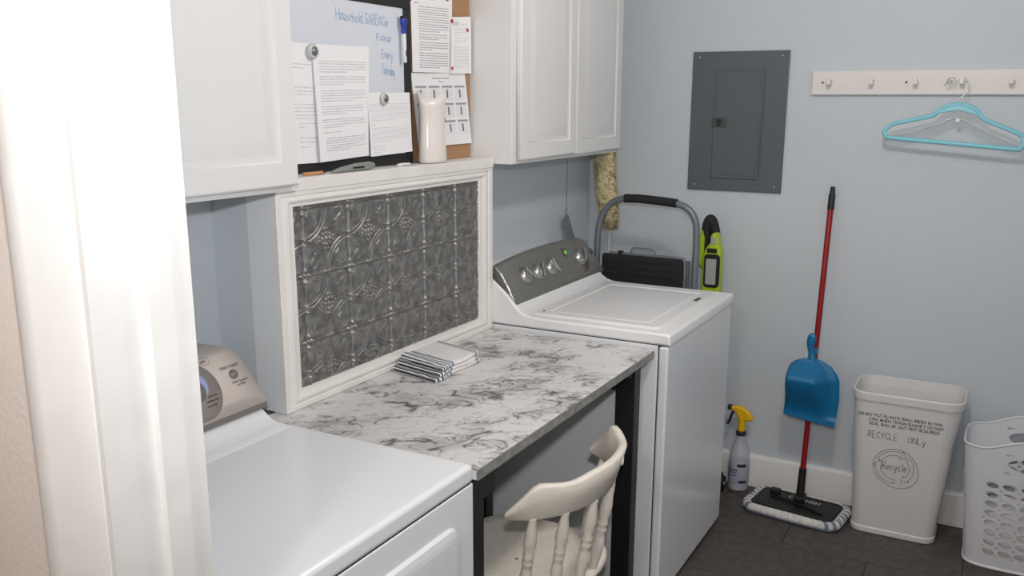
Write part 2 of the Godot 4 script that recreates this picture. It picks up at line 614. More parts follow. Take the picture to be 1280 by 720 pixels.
func ceiling_lamp(called: String, at: Vector3, energy: float, label: String) -> void:
	var t := thing(called, label, "lamp", at - Vector3(0, 0.09, 0))
	part(t, "base", lathe([Vector2(0.17, -0.025), Vector2(0.175, -0.02), Vector2(0.175, -0.002)], 32), M.satin, Transform3D(Basis(), at))
	part(t, "shade", lathe([Vector2(0.001, -0.085), Vector2(0.06, -0.082), Vector2(0.11, -0.07), Vector2(0.145, -0.05), Vector2(0.16, -0.026)], 32), M.glow, Transform3D(Basis(), at))
	var l := OmniLight3D.new()
	l.name = "lamp_light"
	l.light_energy = energy
	l.light_color = Color(1.0, 0.97, 0.945)
	l.light_size = 0.1
	l.omni_range = 12.0
	l.omni_attenuation = 2.0
	l.shadow_enabled = true
	add_child(l)
	l.position = at - Vector3(0, 0.055, 0)

func build_room() -> void:
	structure("wall_back", rbox(Vector3(WL - 0.12, 0, -0.12), Vector3(2.32, CEIL, 0.0), 0.001, 1), M.wall, "pale blue painted far wall behind the coat rack")
	var ws := begin()
	rbox_to(ws, Vector3(WL - 0.12, 0, 1.0), Vector3(WL, CEIL, 2.99), 0.001, 1)
	rbox_to(ws, Vector3(WL - 0.12, 0, 0.0), Vector3(-0.002, CEIL, 1.142), 0.001, 1)
	structure("wall_left", ws.commit(), M.wall, "pale blue painted wall behind the washer and dryer")
	structure("wall_right", rbox(Vector3(2.2, 0, 0.0), Vector3(2.32, CEIL, 2.99), 0.001, 1), M.wall, "pale blue painted side wall beyond the laundry basket")
	structure("wall_chase", rbox(Vector3(WL, 0, 1.142), Vector3(0.061, CEIL, 2.146), 0.001, 1), M.wall, "pale blue boxed out wall between the two white cabinets")
	structure("ceiling", rbox(Vector3(-1.0, CEIL, -0.12), Vector3(2.9, CEIL + 0.1, 5.4), 0.001, 1), M.ceiling, "flat white ceiling")
	# doorway wall: left part, lintel, right part (laundry side and hall side)
	var st := begin()
	for seg in [[Vector3(-1.0, 0, 2.99), Vector3(0.763, CEIL, 3.045)], [Vector3(0.763, 2.075, 2.99), Vector3(1.797, CEIL, 3.045)], [Vector3(1.797, 0, 2.99), Vector3(2.9, CEIL, 3.045)]]:
		rbox_to(st, seg[0], seg[1], 0.001, 1)
	structure("wall_front", st.commit(), M.wall, "pale blue room side of the doorway wall")
	st = begin()
	for seg in [[Vector3(-1.0, 0, 3.045), Vector3(0.763, CEIL, 3.1)], [Vector3(0.763, 2.075, 3.045), Vector3(1.797, CEIL, 3.1)], [Vector3(1.797, 0, 3.045), Vector3(2.9, CEIL, 3.1)]]:
		rbox_to(st, seg[0], seg[1], 0.001, 1)
	structure("wall_hall", st.commit(), M.hall, "beige hall side of the doorway wall")
	st = begin()
	rbox_to(st, Vector3(-1.1, 0, 3.1), Vector3(-1.0, CEIL, 5.4), 0.001, 1)
	structure("wall_hall_left", st.commit(), M.hall, "beige hall side wall")
	structure("wall_hall_right", rbox(Vector3(2.9, 0, 3.1), Vector3(3.0, CEIL, 5.4), 0.001, 1), M.hall, "beige hall wall on the other side")
	structure("wall_hall_back", rbox(Vector3(-1.1, 0, 5.4), Vector3(3.0, CEIL, 5.5), 0.001, 1), M.hall, "beige hall wall behind the camera")
	# jambs with a stop, and casings
	var jamb := path2([0.763, 2.975, 0.788, 2.975, 0.788, 3.012, 0.798, 3.012, 0.798, 3.047, 0.788, 3.047, 0.788, 3.115, 0.763, 3.115])
	# outline lies in x,z; stand it up
	var up := Transform3D(Basis(Vector3(1, 0, 0), Vector3(0, 0, 1), Vector3(0, -1, 0)), Vector3.ZERO)
	structure("trim_1", extrude(jamb, -2.075, 0.0, 0.0015), M.trim, "glossy white door jamb with a raised stop", "door trim").transform = up
	var jamb2 := []
	for i in jamb.size():
		jamb2.append(Vector2(2.56 - jamb[jamb.size() - 1 - i].x, jamb[jamb.size() - 1 - i].y))
	structure("trim_2", extrude(jamb2, -2.075, 0.0, 0.0015), M.trim, "white door jamb across the doorway", "door trim").transform = up
	structure("trim_3", rbox(Vector3(0.788, 2.05, 2.975), Vector3(1.772, 2.075, 3.115), 0.002), M.trim, "white door head jamb", "door trim")
	# moulded casing, hall side
	var cas := path2([0.782, 3.1, 0.782, 3.113, 0.778, 3.117, 0.762, 3.118, 0.756, 3.122, 0.718, 3.124, 0.712, 3.129, 0.692, 3.131, 0.682, 3.127, 0.68, 3.1])
	cas.reverse()
	if Geometry2D.is_polygon_clockwise(PackedVector2Array(cas)):
		cas.reverse()
	structure("trim_4", extrude(cas, -2.16, 0.0, 0.001), M.trim, "moulded white door casing on the beige hall wall", "door trim").transform = up
	var cas2 := []
	for i in cas.size():
		cas2.append(Vector2(2.56 - cas[cas.size() - 1 - i].x, cas[cas.size() - 1 - i].y))
	structure("trim_5", extrude(cas2, -2.16, 0.0, 0.001), M.trim, "moulded white door casing across the doorway", "door trim").transform = up
	structure("trim_6", rbox(Vector3(0.68, 2.16, 3.1), Vector3(1.88, 2.26, 3.124), 0.003), M.trim, "white casing over the doorway", "door trim")
	# baseboards
	var prof := path2([0, 0, 0.016, 0, 0.016, 0.125, 0.011, 0.138, 0.006, 0.142, 0, 0.142])
	structure("baseboard_back", extrude(prof, WL, 2.2, 0.0005), M.trim, "white baseboard along the far wall").transform = Transform3D(Basis(Vector3(0, 0, 1), Vector3(0, 1, 0), Vector3(-1, 0, 0)), Vector3(2.2 + WL, 0, 0))
	structure("baseboard_right", extrude(prof, 0.02, 2.98, 0.0005), M.trim, "white baseboard along the side wall").transform = Transform3D(Basis(Vector3(-1, 0, 0), Vector3(0, 1, 0), Vector3(0, 0, -1)), Vector3(2.2, 0, 3.0))
	# floor: bed of grout and one mesh per tile
	var fl := structure("floor", rbox(Vector3(-1.1, -0.1, -0.12), Vector3(3.0, -0.004, 5.5), 0.001, 1), M.grout, "dark grey brown rectangular floor tiles in half bond")
	var tw := 0.61
	var td := 0.345
	var full := {}
	for row in range(-2, 15):
		var z0 := 0.482 + (row - 1) * td
		var z1 := z0 + td
		var off := 0.112 if posmod(row, 2) == 1 else 0.417
		for col in range(-3, 6):
			var x0 := off + (col - 1) * tw
			var a := Vector2(maxf(x0 + 0.0015, -1.0), maxf(z0 + 0.0015, -0.0))
			var b := Vector2(minf(x0 + tw - 0.0015, 2.9), minf(z1 - 0.0015, 5.38))
			if b.x - a.x < 0.02 or b.y - a.y < 0.02:
				continue
			var key := "%.3f_%.3f" % [b.x - a.x, b.y - a.y]
			if not full.has(key):
				full[key] = rbox(Vector3(0, -0.01, 0), Vector3(b.x - a.x, 0, b.y - a.y), 0.0015, 1)
			part(fl, "tile", full[key], M.tile[posmod(row * 5 + col * 7, 3)], Transform3D(Basis(), Vector3(a.x, 0, a.y)))

func door_panel(w: float, h: float) -> ArrayMesh:
	return rings(w / 2, h / 2, 0.0, [[0.0, -0.009], [0.0, 0.004], [0.005, 0.009], [0.052, 0.009], [0.056, 0.004], [0.068, 0.0035], [0.098, 0.0085], [0.102, 0.0085]])

func build_cabinets() -> void:
	var y0 := 1.419
	var y1 := 2.18
	for c in [[0.2457, 1.1355, "white wall cabinet with two raised panel doors above the washer"], [2.151, 2.974, "white wall cabinet with raised panel doors above the dryer"]]:
		var t := thing("wall_cabinet", c[2], "cabinet", Vector3(0.1, y0, (c[0] + c[1]) / 2), "white wall cabinets")
		part(t, "body", rbox(Vector3(WL if c[0] > 1.0 else -0.0015, y0, c[0]), Vector3(0.2185, y1, c[1]), 0.0015), M.cab)
		var n := 2
		var a: float = c[0] + (0.006 if c[0] < 1.0 else 0.004)
		var b: float = c[1] - (0.03 if c[0] < 1.0 else 0.02)
		var w: float = (b - a) / n
		for i in n:
			var zc := a + w * (i + 0.5)
			part(t, "door", door_panel(w - 0.004, y1 - y0 - 0.022), M.cab, frame(Vector3(0.2285, (y0 + y1) / 2 + 0.002, zc), Vector3(0, 0, -1), Vector3.UP))

func tin_height(u: float, v: float) -> float:
	# u, v in 0..1 over one pressed square
	var h := 0.0
	var du := minf(u, 1 - u)
	var dv := minf(v, 1 - v)
	h += 1.25 * (exp(-pow(du / 0.013, 2)) + exp(-pow(dv / 0.013, 2)))
	var r := sqrt(du * du + dv * dv)
	h += 1.0 * exp(-pow((r - 0.515) / 0.010, 2)) + 0.85 * exp(-pow((r - 0.455) / 0.010, 2))
	for s in [[0.085, 0.0], [0.0, 0.085]]:
		h += 1.6 * exp(-(pow(du - s[0], 2) + pow(dv - s[1], 2)) / pow(0.022, 2))
	var ang := atan2(dv, du)
	for p in [[0.30, 0.24, 0.075, 0.16], [1.27, 0.24, 0.075, 0.16], [0.785, 0.27, 0.09, 0.13], [0.55, 0.15, 0.05, 0.2], [1.02, 0.15, 0.05, 0.2], [0.785, 0.38, 0.03, 0.16]]:
		h += 1.25 * exp(-pow((r - p[1]) / p[2], 2) - pow((ang - p[0]) / p[3], 2)) * (1.0 - 0.5 * exp(-pow((ang - p[0]) / 0.04, 2)))
	var cu := 0.5 - du
	var cv := 0.5 - dv
	for p in [[0.0, 0.0, 0.03], [0.085, 0.0, 0.024], [0.0, 0.085, 0.024], [0.07, 0.07, 0.02], [0.15, 0.03, 0.018], [0.03, 0.15, 0.018]]:
		h += 1.2 * exp(-(pow(cu - p[0], 2) + pow(cv - p[1], 2)) / pow(p[2], 2))
	return minf(h, 1.7)

func build_tin_panel() -> void:
	var t := thing("tin_backsplash", "pressed grey tin tile panel in a white moulded frame with a ledge", "backsplash", Vector3(0.1, 0.8745, 1.64))
	var xf := 0.1405
	var z0 := 1.218 ; var z1 := 2.083 ; var y0 := 0.92 ; var y1 := 1.37
	part(t, "box", rbox(Vector3(0.0612, 0.8745, 1.145), Vector3(0.136, 1.41, 2.148), 0.001, 1), M.board)
	part(t, "ledge", rbox(Vector3(0.0612, 1.408, 1.1435), Vector3(0.158, 1.438, 2.149), 0.002), M.frame)
	# frame rails with mitred ends; widths differ a little from side to side
	var wr := 0.0745 ; var wl := 0.066 ; var wt := 0.04 ; var wb := 0.0455
	var prof := [[0.0, -0.004], [0.0, 0.004], [0.04, 0.0075], [0.22, 0.0085], [0.30, 0.013], [0.42, 0.0155], [0.58, 0.0135], [0.66, 0.0105], [0.72, 0.0145], [0.96, 0.015], [1.0, 0.0135], [1.0, -0.004]]
	var corner := func(d: float, sy: int, sz: int) -> Vector2:
		return Vector2((z1 + wl * d) if sz > 0 else (z0 - wr * d), (y1 + wt * d) if sy > 0 else (y0 - wb * d))
	for side in [[1, 1, 1, -1], [1, -1, -1, -1], [-1, -1, -1, 1], [-1, 1, 1, 1]]:
		var st := begin()
		var rows := []
		for p in prof:
			var a: Vector2 = corner.call(p[0], side[0], side[1])
			var b: Vector2 = corner.call(p[0], side[2], side[3])
			rows.append([Vector3(xf + p[1], a.y, a.x), Vector3(xf + p[1], b.y, b.x)])
		grid(st, rows, false, true, 1, true)
		part(t, "frame_rail", done(st), M.frame)
	# pressed squares
	var zs := [2.083, 2.045, 1.8725, 1.70, 1.5275, 1.355, 1.218]
	var ys := [1.37, 1.3625, 1.1965, 1.0305, 0.92]
	var pitch_z := 0.1725 ; var pitch_y := 0.166
	var cache := {}
	for ci in zs.size() - 1:
		for ri in range(0, ys.size() - 1):
			var zt: float = zs[ci] ; var zb: float = zs[ci + 1]
			var yt: float = ys[ri] ; var yb: float = ys[ri + 1]
			var u0 := 0.0 if ci > 0 else 1.0 - (zt - zb) / pitch_z
			var u1 := u0 + (zt - zb) / pitch_z
			var v0 := 0.0 if ri > 0 else 1.0 - (yt - yb) / pitch_y
			var v1 := v0 + (yt - yb) / pitch_y
			var key := "%.2f %.2f %.2f %.2f" % [u0, u1, v0, v1]
			if not cache.has(key):
				var st := begin(0)
				var rows := []
				var nu := maxi(4, int(ceil((u1 - u0) * 80)))
				var nv := maxi(2, int(ceil((v1 - v0) * 80)))
				for i in nv + 1:
					var row := []
					for j in nu + 1:
						var u := lerpf(u0, u1, float(j) / nu)
						var v := lerpf(v0, v1, float(i) / nv)
						row.append(Vector3(tin_height(u, v) * 0.005, (v0 - v) * pitch_y, (u0 - u) * pitch_z))
					rows.append(row)
				grid(st, rows, false, false, 0)
				cache[key] = done(st)
			part(t, "tin_tile", cache[key], M.tin, Transform3D(Basis(), Vector3(xf - 0.002, yt, zt)))

func console_mesh(prof: Array, z0: float, z1: float, arch: float, round_: float, n := 28) -> ArrayMesh:
	# prof in x,y; swept along z, top arched, ends pulled in
	var st := begin()
	var rows := []
	var top := -1e9 ; var low := 1e9
	for p in prof:
		top = maxf(top, p.y) ; low = minf(low, p.y)
	for i in n + 1:
		var t := float(i) / n
		var row := []
		var z := lerpf(z0, z1, t)
		var e := minf(t, 1 - t) * absf(z1 - z0)
		var pull := 1.0 - clampf(e / round_, 0, 1)
		for p in prof:
			var f: float = (p.y - low) / (top - low)
			row.append(Vector3(p.x - 0.012 * pull * pull * f, p.y + f * (arch * (1.0 - pow(2 * t - 1, 2)) - 0.02 * pull * pull), z))
		rows.append(row)
	grid(st, rows, true, false, 0, true)
	fan(st, rows[0], true, 5)
	fan(st, rows[-1], false, 6)
	return done(st)

func build_dryer() -> void:
	var x1 := 0.7593 ; var z0 := 2.279 ; var z1 := 2.968
	var t := thing("clothes_dryer", "white clothes dryer with a tan control panel beside the door jamb", "dryer", Vector3(0.38, 0, 2.62))
	part(t, "body", rbox(Vector3(0.02, 0.03, z0 + 0.001), Vector3(x1 - 0.0015, 0.8755, z1 - 0.001), 0.003), M.enamel)
	part(t, "seam", rbox(Vector3(0.03, 0.868, z0 + 0.004), Vector3(x1 - 0.004, 0.88, z1 - 0.004), 0.002), M.seam)
	part(t, "top", rbox(Vector3(0.02, 0.8768, z0), Vector3(x1, 0.917, z1), 0.011, 4), M.enamel)
	# raised back deck that meets the control panel
	var deck := path2([0.02, 0.905, 0.32, 0.905, 0.30, 0.9175, 0.27, 0.9195, 0.25, 0.925, 0.232, 0.936, 0.215, 0.95, 0.19, 0.955, 0.02, 0.955])
	part(t, "back_deck", extrude(deck, z0 + 0.012, z1 - 0.012, 0.006), M.enamel)
	# door panel on the front
	var door := rings((z1 - z0) / 2 - 0.05, 0.30, 0.045, [[0.0, -0.004], [0.0, 0.0], [0.004, 0.0025], [0.008, 0.009], [0.02, 0.0115], [0.03, 0.0125]], 6)
	var dr := part(t, "door", door, M.enamel, frame(Vector3(x1 - 0.003, 0.52, (z0 + z1) / 2 + 0.005), Vector3(0, 0, -1), Vector3.UP))
	part(dr, "handle", rbox(Vector3(x1 + 0.006, 0.50, 2.86), Vector3(x1 + 0.02, 0.64, 2.89), 0.006), M.enamel)
	for p in [[0.08, z0 + 0.06], [0.68, z0 + 0.06], [0.08, z1 - 0.06], [0.68, z1 - 0.06]]:
		part(t, "foot", lathe([Vector2(0.022, 0), Vector2(0.022, 0.012), Vector2(0.012, 0.016), Vector2(0.012, 0.034)], 14), M.black, Transform3D(Basis(), Vector3(p[0], 0, p[1])))
	# control panel
	var prof := path2([0.03, 0.955, 0.195, 0.955, 0.222, 0.957, 0.226, 0.963, 0.21, 0.985, 0.155, 1.073, 0.142, 1.082, 0.12, 1.084, 0.03, 1.08])
	var con := part(t, "control_panel", console_mesh(prof, z0 + 0.004, z1 - 0.004, 0.004, 0.05), M.console_tan)
	var low := path2([0.05, 0.945, 0.215, 0.945, 0.228, 0.951, 0.226, 0.962, 0.19, 0.962, 0.05, 0.962])
	part(con, "rim", extrude(low, z0 + 0.008, z1 - 0.008, 0.003), M.console_grey)
	# face frame: x towards the far wall, y up the slope
	var up := (Vector3(0.155, 1.073, 0) - Vector3(0.21, 0.985, 0)).normalized()
	var nn := Vector3(0, 0, -1).cross(up).normalized()
	var face := func(z: float, s: float, lift: float) -> Transform3D:
		return frame(Vector3(0.21, 0.988, z) + up * s + nn * lift, Vector3(0, 0, -1), up)
	part(con, "start_button", lathe([Vector2(0.0105, -0.001), Vector2(0.0105, 0.002), Vector2(0.008, 0.003), Vector2(0.007, 0.0055), Vector2(0.001, 0.0065)], 20), M.console_grey, face.call(2.339, 0.052, 0.0) * Transform3D(Basis(Vector3.RIGHT, PI / 2), Vector3.ZERO))
	part(con, "dial_plate", lathe([Vector2(0.066, -0.001), Vector2(0.066, 0.0012), Vector2(0.001, 0.0013)], 40), M.dial, face.call(2.455, 0.040, 0.0008) * Transform3D(Basis(Vector3.RIGHT, PI / 2), Vector3.ZERO))
	var st := begin()
	for i in 10:
		var a := -0.9 + 1.5 * i / 10.0
		var b := -0.9 + 1.5 * (i + 1) / 10.0
		quad(st, Vector3(0.016 * cos(a), 0.016 * sin(a), 0), Vector3(0.034 * cos(a), 0.034 * sin(a), 0), Vector3(0.034 * cos(b), 0.034 * sin(b), 0), Vector3(0.016 * cos(b), 0.016 * sin(b), 0))
	part(con, "dial_sector", done(st), M.dial_blue, face.call(2.452, 0.052, 0.0027))
	part(con, "dial_knob", lathe([Vector2(0.024, 0.0), Vector2(0.024, 0.012), Vector2(0.019, 0.018), Vector2(0.001, 0.0185)], 24), M.console_grey, face.call(2.462, 0.040, 0.002) * Transform3D(Basis(Vector3.RIGHT, PI / 2), Vector3.ZERO))
	for tx in [["START / PAUSE", 2.342, 0.071, 0.0062], ["Hold 3 Seconds", 2.331, 0.034, 0.0048], ["to STOP", 2.331, 0.026, 0.0048], ["TIME DRY", 2.412, 0.098, 0.0065], ["HEAVY DRY", 2.418, 0.022, 0.004], ["NORMAL DRY", 2.423, 0.012, 0.004], ["LIGHT DRY", 2.43, 0.002, 0.004]]:
		part(con, "lettering", lettering(tx[0], tx[3]), M.print, face.call(tx[1], tx[2], 0.0028 if tx[1] > 2.4 and tx[2] < 0.05 else 0.001))
	# outline round TIME DRY
	st = begin()
	var box := rrect(0.027, 0.0075, 0.002, 3)
	box.append(box[0])
	ribbon(st, box, 0.0007)
	part(con, "lettering", done(st), M.print, face.call(2.412, 0.098, 0.0011))

func knob(parent: Node3D, xf: Transform3D, r: float, blade: float) -> void:
	var b := part(parent, "knob", lathe([Vector2(r * 1.04, -0.002), Vector2(r * 1.04, 0.003), Vector2(r, 0.005), Vector2(r * 0.93, 0.014), Vector2(r * 0.8, 0.018), Vector2(0.001, 0.019)], 28), M.satin, xf * Transform3D(Basis(Vector3.RIGHT, PI / 2), Vector3.ZERO))
	part(b, "grip", rbox(Vector3(-0.0045, -r * 0.92, 0.008), Vector3(0.0045, r * 0.92, 0.031), 0.004, 3), M.chrome, xf * Transform3D(Basis(Vector3(0, 0, 1), blade), Vector3.ZERO))

func build_washer() -> void:
	var x1 := 0.775 ; var z0 := 0.4224 ; var z1 := 1.1425
	var t := thing("washing_machine", "white top loading washing machine with a grey knob console", "washer", Vector3(0.38, 0, 0.78))
	# cabinet: side sheets folded into a front sheet, with the seam the photo shows
	part(t, "body", rbox(Vector3(0.0, 0.03, z0 + 0.002), Vector3(0.737, 0.886, z1 - 0.002), 0.004), M.enamel)
	part(t, "seam", rbox(Vector3(0.1, 0.032, z0 + 0.006), Vector3(0.75, 0.892, z1 - 0.006), 0.002), M.seam)
	part(t, "front", rbox(Vector3(0.7405, 0.022, z0), Vector3(x1 - 0.004, 0.884, z1), 0.008, 4), M.enamel)
	for z in [z0 + 0.06, z1 - 0.06]:
		for x in [0.07, 0.70]:
			part(t, "foot", lathe([Vector2(0.022, 0), Vector2(0.022, 0.012), Vector2(0.012, 0.016), Vector2(0.012, 0.034)], 14), M.black, Transform3D(Basis(), Vector3(x, 0, z)))
	# moulded top that sweeps up under the console
	var top := path2([0.0, 0.889, x1, 0.889, x1, 0.916, 0.772, 0.922, 0.765, 0.925, 0.33, 0.925, 0.292, 0.927, 0.268, 0.934, 0.247, 0.948, 0.236, 0.962, 0.20, 1.0, 0.15, 1.04, 0.1, 1.05, 0.0, 1.05])
	part(t, "top", extrude(top, z0, z1, 0.006), M.plastic_white)
	var lid := rings(0.222, 0.312, 0.02, [[0.0, -0.002], [0.0, 0.004], [0.003, 0.0065], [0.042, 0.0065], [0.046, 0.0035], [0.052, 0.0035], [0.056, 0.0055], [0.06, 0.0058]], 5)
	var ld := part(t, "lid", lid, M.plastic_white, Transform3D(Basis(Vector3(1, 0, 0), Vector3(0, 0, -1), Vector3(0, 1, 0)), Vector3(0.50, 0.925, 0.783)))
	part(ld, "finger_grip", rbox(Vector3(0.692, 0.9285, 0.60), Vector3(0.708, 0.9325, 0.66), 0.0015), M.seam)
	part(ld, "bumper", lathe([Vector2(0.004, 0), Vector2(0.004, 0.003), Vector2(0.001, 0.004)], 10), M.seam, Transform3D(Basis(), Vector3(0.305, 0.931, 1.06)))
	# console
	var prof := path2([0.06, 1.0, 0.16, 0.975, 0.214, 0.953, 0.236, 0.952, 0.24, 0.96, 0.232, 0.972, 0.2, 1.03, 0.172, 1.076, 0.163, 1.085, 0.15, 1.087, 0.11, 1.066, 0.06, 1.03])
	var con := part(t, "console", console_mesh(prof, 0.392, 1.1335, 0.016, 0.1), M.console)
	var up := (Vector3(0.172, 1.076, 0) - Vector3(0.232, 0.972, 0)).normalized()
	var nn := Vector3(0, 0, -1).cross(up).normalized()
	var face := func(z: float, s: float, lift: float) -> Transform3D:
		return frame(Vector3(0.232, 0.972, z) + up * s + nn * lift, Vector3(0, 0, -1), up)
	# bright strip along the near end
	part(con, "trim_strip", tube(smooth_path([Vector3(0.226, 0.972, 1.131), Vector3(0.205, 1.015, 1.1325), Vector3(0.178, 1.055, 1.132), Vector3(0.156, 1.076, 1.129)], 5), 0.0055, 8, false, 0.7), M.chrome)
	part(con, "end_cap", extrude(path2([0.10, 1.0, 0.19, 0.972, 0.226, 0.958, 0.2, 1.01, 0.165, 1.058, 0.10, 1.066]), 1.126, 1.1365, 0.003), M.console_end)
	for kb in [[0.999, 0.068, 0.031, 0.7], [0.905, 0.066, 0.029, -0.5], [0.803, 0.066, 0.030, 0.25], [0.545, 0.068, 0.034, -0.7]]:
		knob(con, face.call(kb[0], kb[1], 0.003), kb[2], kb[3])
	part(con, "indicator_bezel", lathe([Vector2(0.019, -0.002), Vector2(0.019, 0.003), Vector2(0.016, 0.004), Vector2(0.001, 0.004)], 20), M.console_end, face.call(0.66, 0.102, 0.006) * Transform3D(Basis(Vector3.RIGHT, PI / 2), Vector3.ZERO))
	part(con, "indicator_light", lathe([Vector2(0.008, 0.0), Vector2(0.0075, 0.003), Vector2(0.001, 0.0045)], 14), M.led, face.call(0.655, 0.1, 0.009) * Transform3D(Basis(Vector3.RIGHT, PI / 2), Vector3.ZERO))
	part(con, "button", lathe([Vector2(0.011, -0.002), Vector2(0.011, 0.004), Vector2(0.001, 0.005)], 14), M.console_end, face.call(0.425, 0.075, 0.0) * Transform3D(Basis(Vector3.RIGHT, PI / 2), Vector3.ZERO))
	part(con, "dial_ring", lathe([Vector2(0.062, -0.003), Vector2(0.062, 0.001), Vector2(0.001, 0.0012)], 40), M.console_grey, face.call(0.545, 0.068, 0.0022) * Transform3D(Basis(Vector3.RIGHT, PI / 2), Vector3.ZERO))

func marble_texture() -> ImageTexture:
	var w := 1000
	var h := 700
	var n := []
	for k in 6:
		var f := FastNoiseLite.new()
		f.seed = 3 + k * 13
		f.frequency = 1.0
		f.fractal_octaves = [4, 4, 2, 3, 5, 4][k]
		f.fractal_gain = 0.45
		n.append(f)
	var im := Image.create(w, h, false, Image.FORMAT_RGB8)
	var pale := rgb(220, 218, 217)
	var mid := rgb(164, 160, 157)
	var dark := rgb(82, 75, 73)
	for y in h:
		for x in w:
			var p := Vector2(x, y) / 700.0
			# veins run obliquely across the slab
			var q := Vector2(p.x * 0.80 + p.y * 0.60, (-p.x * 0.60 + p.y * 0.80) * 1.5)
			var wx: float = n[0].get_noise_2d(q.x * 4.0, q.y * 4.0)
			var wy: float = n[1].get_noise_2d(q.x * 4.0 + 40, q.y * 4.0)
			var qa := q + Vector2(wx, wy) * 0.16
			var qb := q + Vector2(wy, wx) * 0.11
			var v := absf(n[2].get_noise_2d(qa.x * 3.6, qa.y * 3.6))
			var v2 := absf(n[3].get_noise_2d(qb.x * 6.5 + 9, qb.y * 6.5))
			var cloud: float = n[5].get_noise_2d(q.x * 3.0 + 7, q.y * 3.0 + 3)
			var fine: float = n[4].get_noise_2d(x * 0.035, y * 0.035)
			var patch := clampf(cloud * 2.2 + 0.62 + fine * 0.5, 0.12, 1.0)
			var col := pale.lerp(mid, clampf(cloud * 1.5 + 0.12 + fine * 0.5, 0, 1) * 0.6)
			var wide := 0.018 + 0.045 * clampf(cloud * 1.6 + 0.25 + fine * 0.7, 0.0, 1.0)
			col = col.lerp(mid, exp(-pow(v / 0.15, 2.0)) * 0.6 * patch)
			col = col.lerp(dark, exp(-pow(v / wide, 2.0)) * 0.85 * clampf(patch + 0.15, 0, 1))
			col = col.lerp(mid, exp(-pow(v2 / 0.10, 2.0)) * 0.4 * patch)
			col = col.lerp(dark, exp(-pow(v2 / (wide * 0.7), 2.0)) * 0.62 * patch)
			im.set_pixel(x, y, col)
	im.generate_mipmaps()
	return ImageTexture.create_from_image(im)

func build_desk() -> void:
	var t := thing("folding_counter", "marble patterned counter on black legs between dryer and washer", "counter", Vector3(0.4, 0, 1.69))
	var z0 := 1.153 ; var z1 := 2.2166 ; var x1 := 0.731 ; var y1 := 0.874 ; var y0 := 0.85
	var m := mat(Color.WHITE, 0.3)
	m.albedo_texture = marble_texture()
	var st := begin()
	# laminate sheet with its own uv
	rbox_to(st, Vector3(0.115, y1 - 0.003, z0), Vector3(x1 - 0.001, y1, z1), 0.001, 1)
	var top := st.commit()
	var md := MeshDataTool.new()
	md.create_from_surface(top, 0)
	for i in md.get_vertex_count():
		var p := md.get_vertex(i)
		md.set_vertex_uv(i, Vector2((z1 - p.z) / (z1 - z0), p.x / 0.76))
	top.clear_surfaces()
	md.commit_to_surface(top)
	part(t, "worktop", top, m)
	part(t, "core", rbox(Vector3(0.115, y0, z0), Vector3(x1 - 0.004, y1 - 0.003, z1), 0.001, 1), M.trim)
	part(t, "edge_band", rbox(Vector3(x1 - 0.004, y0 - 0.001, z0), Vector3(x1, y1 - 0.0005, z1 - 0.0015), 0.001, 1), M.edge)
	# black frame
	for zz in [1.20, 2.15]:
		for xx in [0.645, 0.125]:
			part(t, "leg", rbox(Vector3(xx, 0, zz), Vector3(xx + 0.062, y0 - 0.001, zz + 0.05), 0.003), M.black_wood)
	part(t, "side_rail", rbox(Vector3(0.187, 0.755, 2.16), Vector3(0.645, y0 - 0.001, 2.185), 0.002), M.black_wood)
	part(t, "side_rail", rbox(Vector3(0.187, 0.755, 1.21), Vector3(0.645, y0 - 0.001, 1.235), 0.002), M.black_wood)
	# arched corner brackets along the front
	var br := path2([2.15, 0.849, 1.93, 0.849, 1.955, 0.841, 2.02, 0.828, 2.09, 0.815, 2.092, 0.772, 2.15, 0.772])
	var to_x := Transform3D(Basis(Vector3(0, 0, 1), Vector3(0, 1, 0), Vector3(-1, 0, 0)), Vector3(0.70, 0, 0))
	part(t, "bracket", extrude(br, 0.0, 0.03, 0.002), M.black_wood, to_x)
	var br2 := path2([1.25, 0.849, 1.25, 0.80, 1.30, 0.822, 1.36, 0.838, 1.42, 0.849])
	part(t, "bracket", extrude(br2, 0.0, 0.03, 0.002), M.black_wood, to_x)
	part(t, "back_rail", rbox(Vector3(0.135, 0.80, 1.25), Vector3(0.16, y0 - 0.001, 2.15), 0.002), M.black_wood)
	# dirty batten beside the dryer, where the box meets the gap
	single("batten", rbox(Vector3(WL + 0.001, 0.842, 2.1495), Vector3(0.113, 0.8735, 2.2), 0.002), M.wood_dark, "short dirty wooden batten in the gap beside the dryer", "batten")

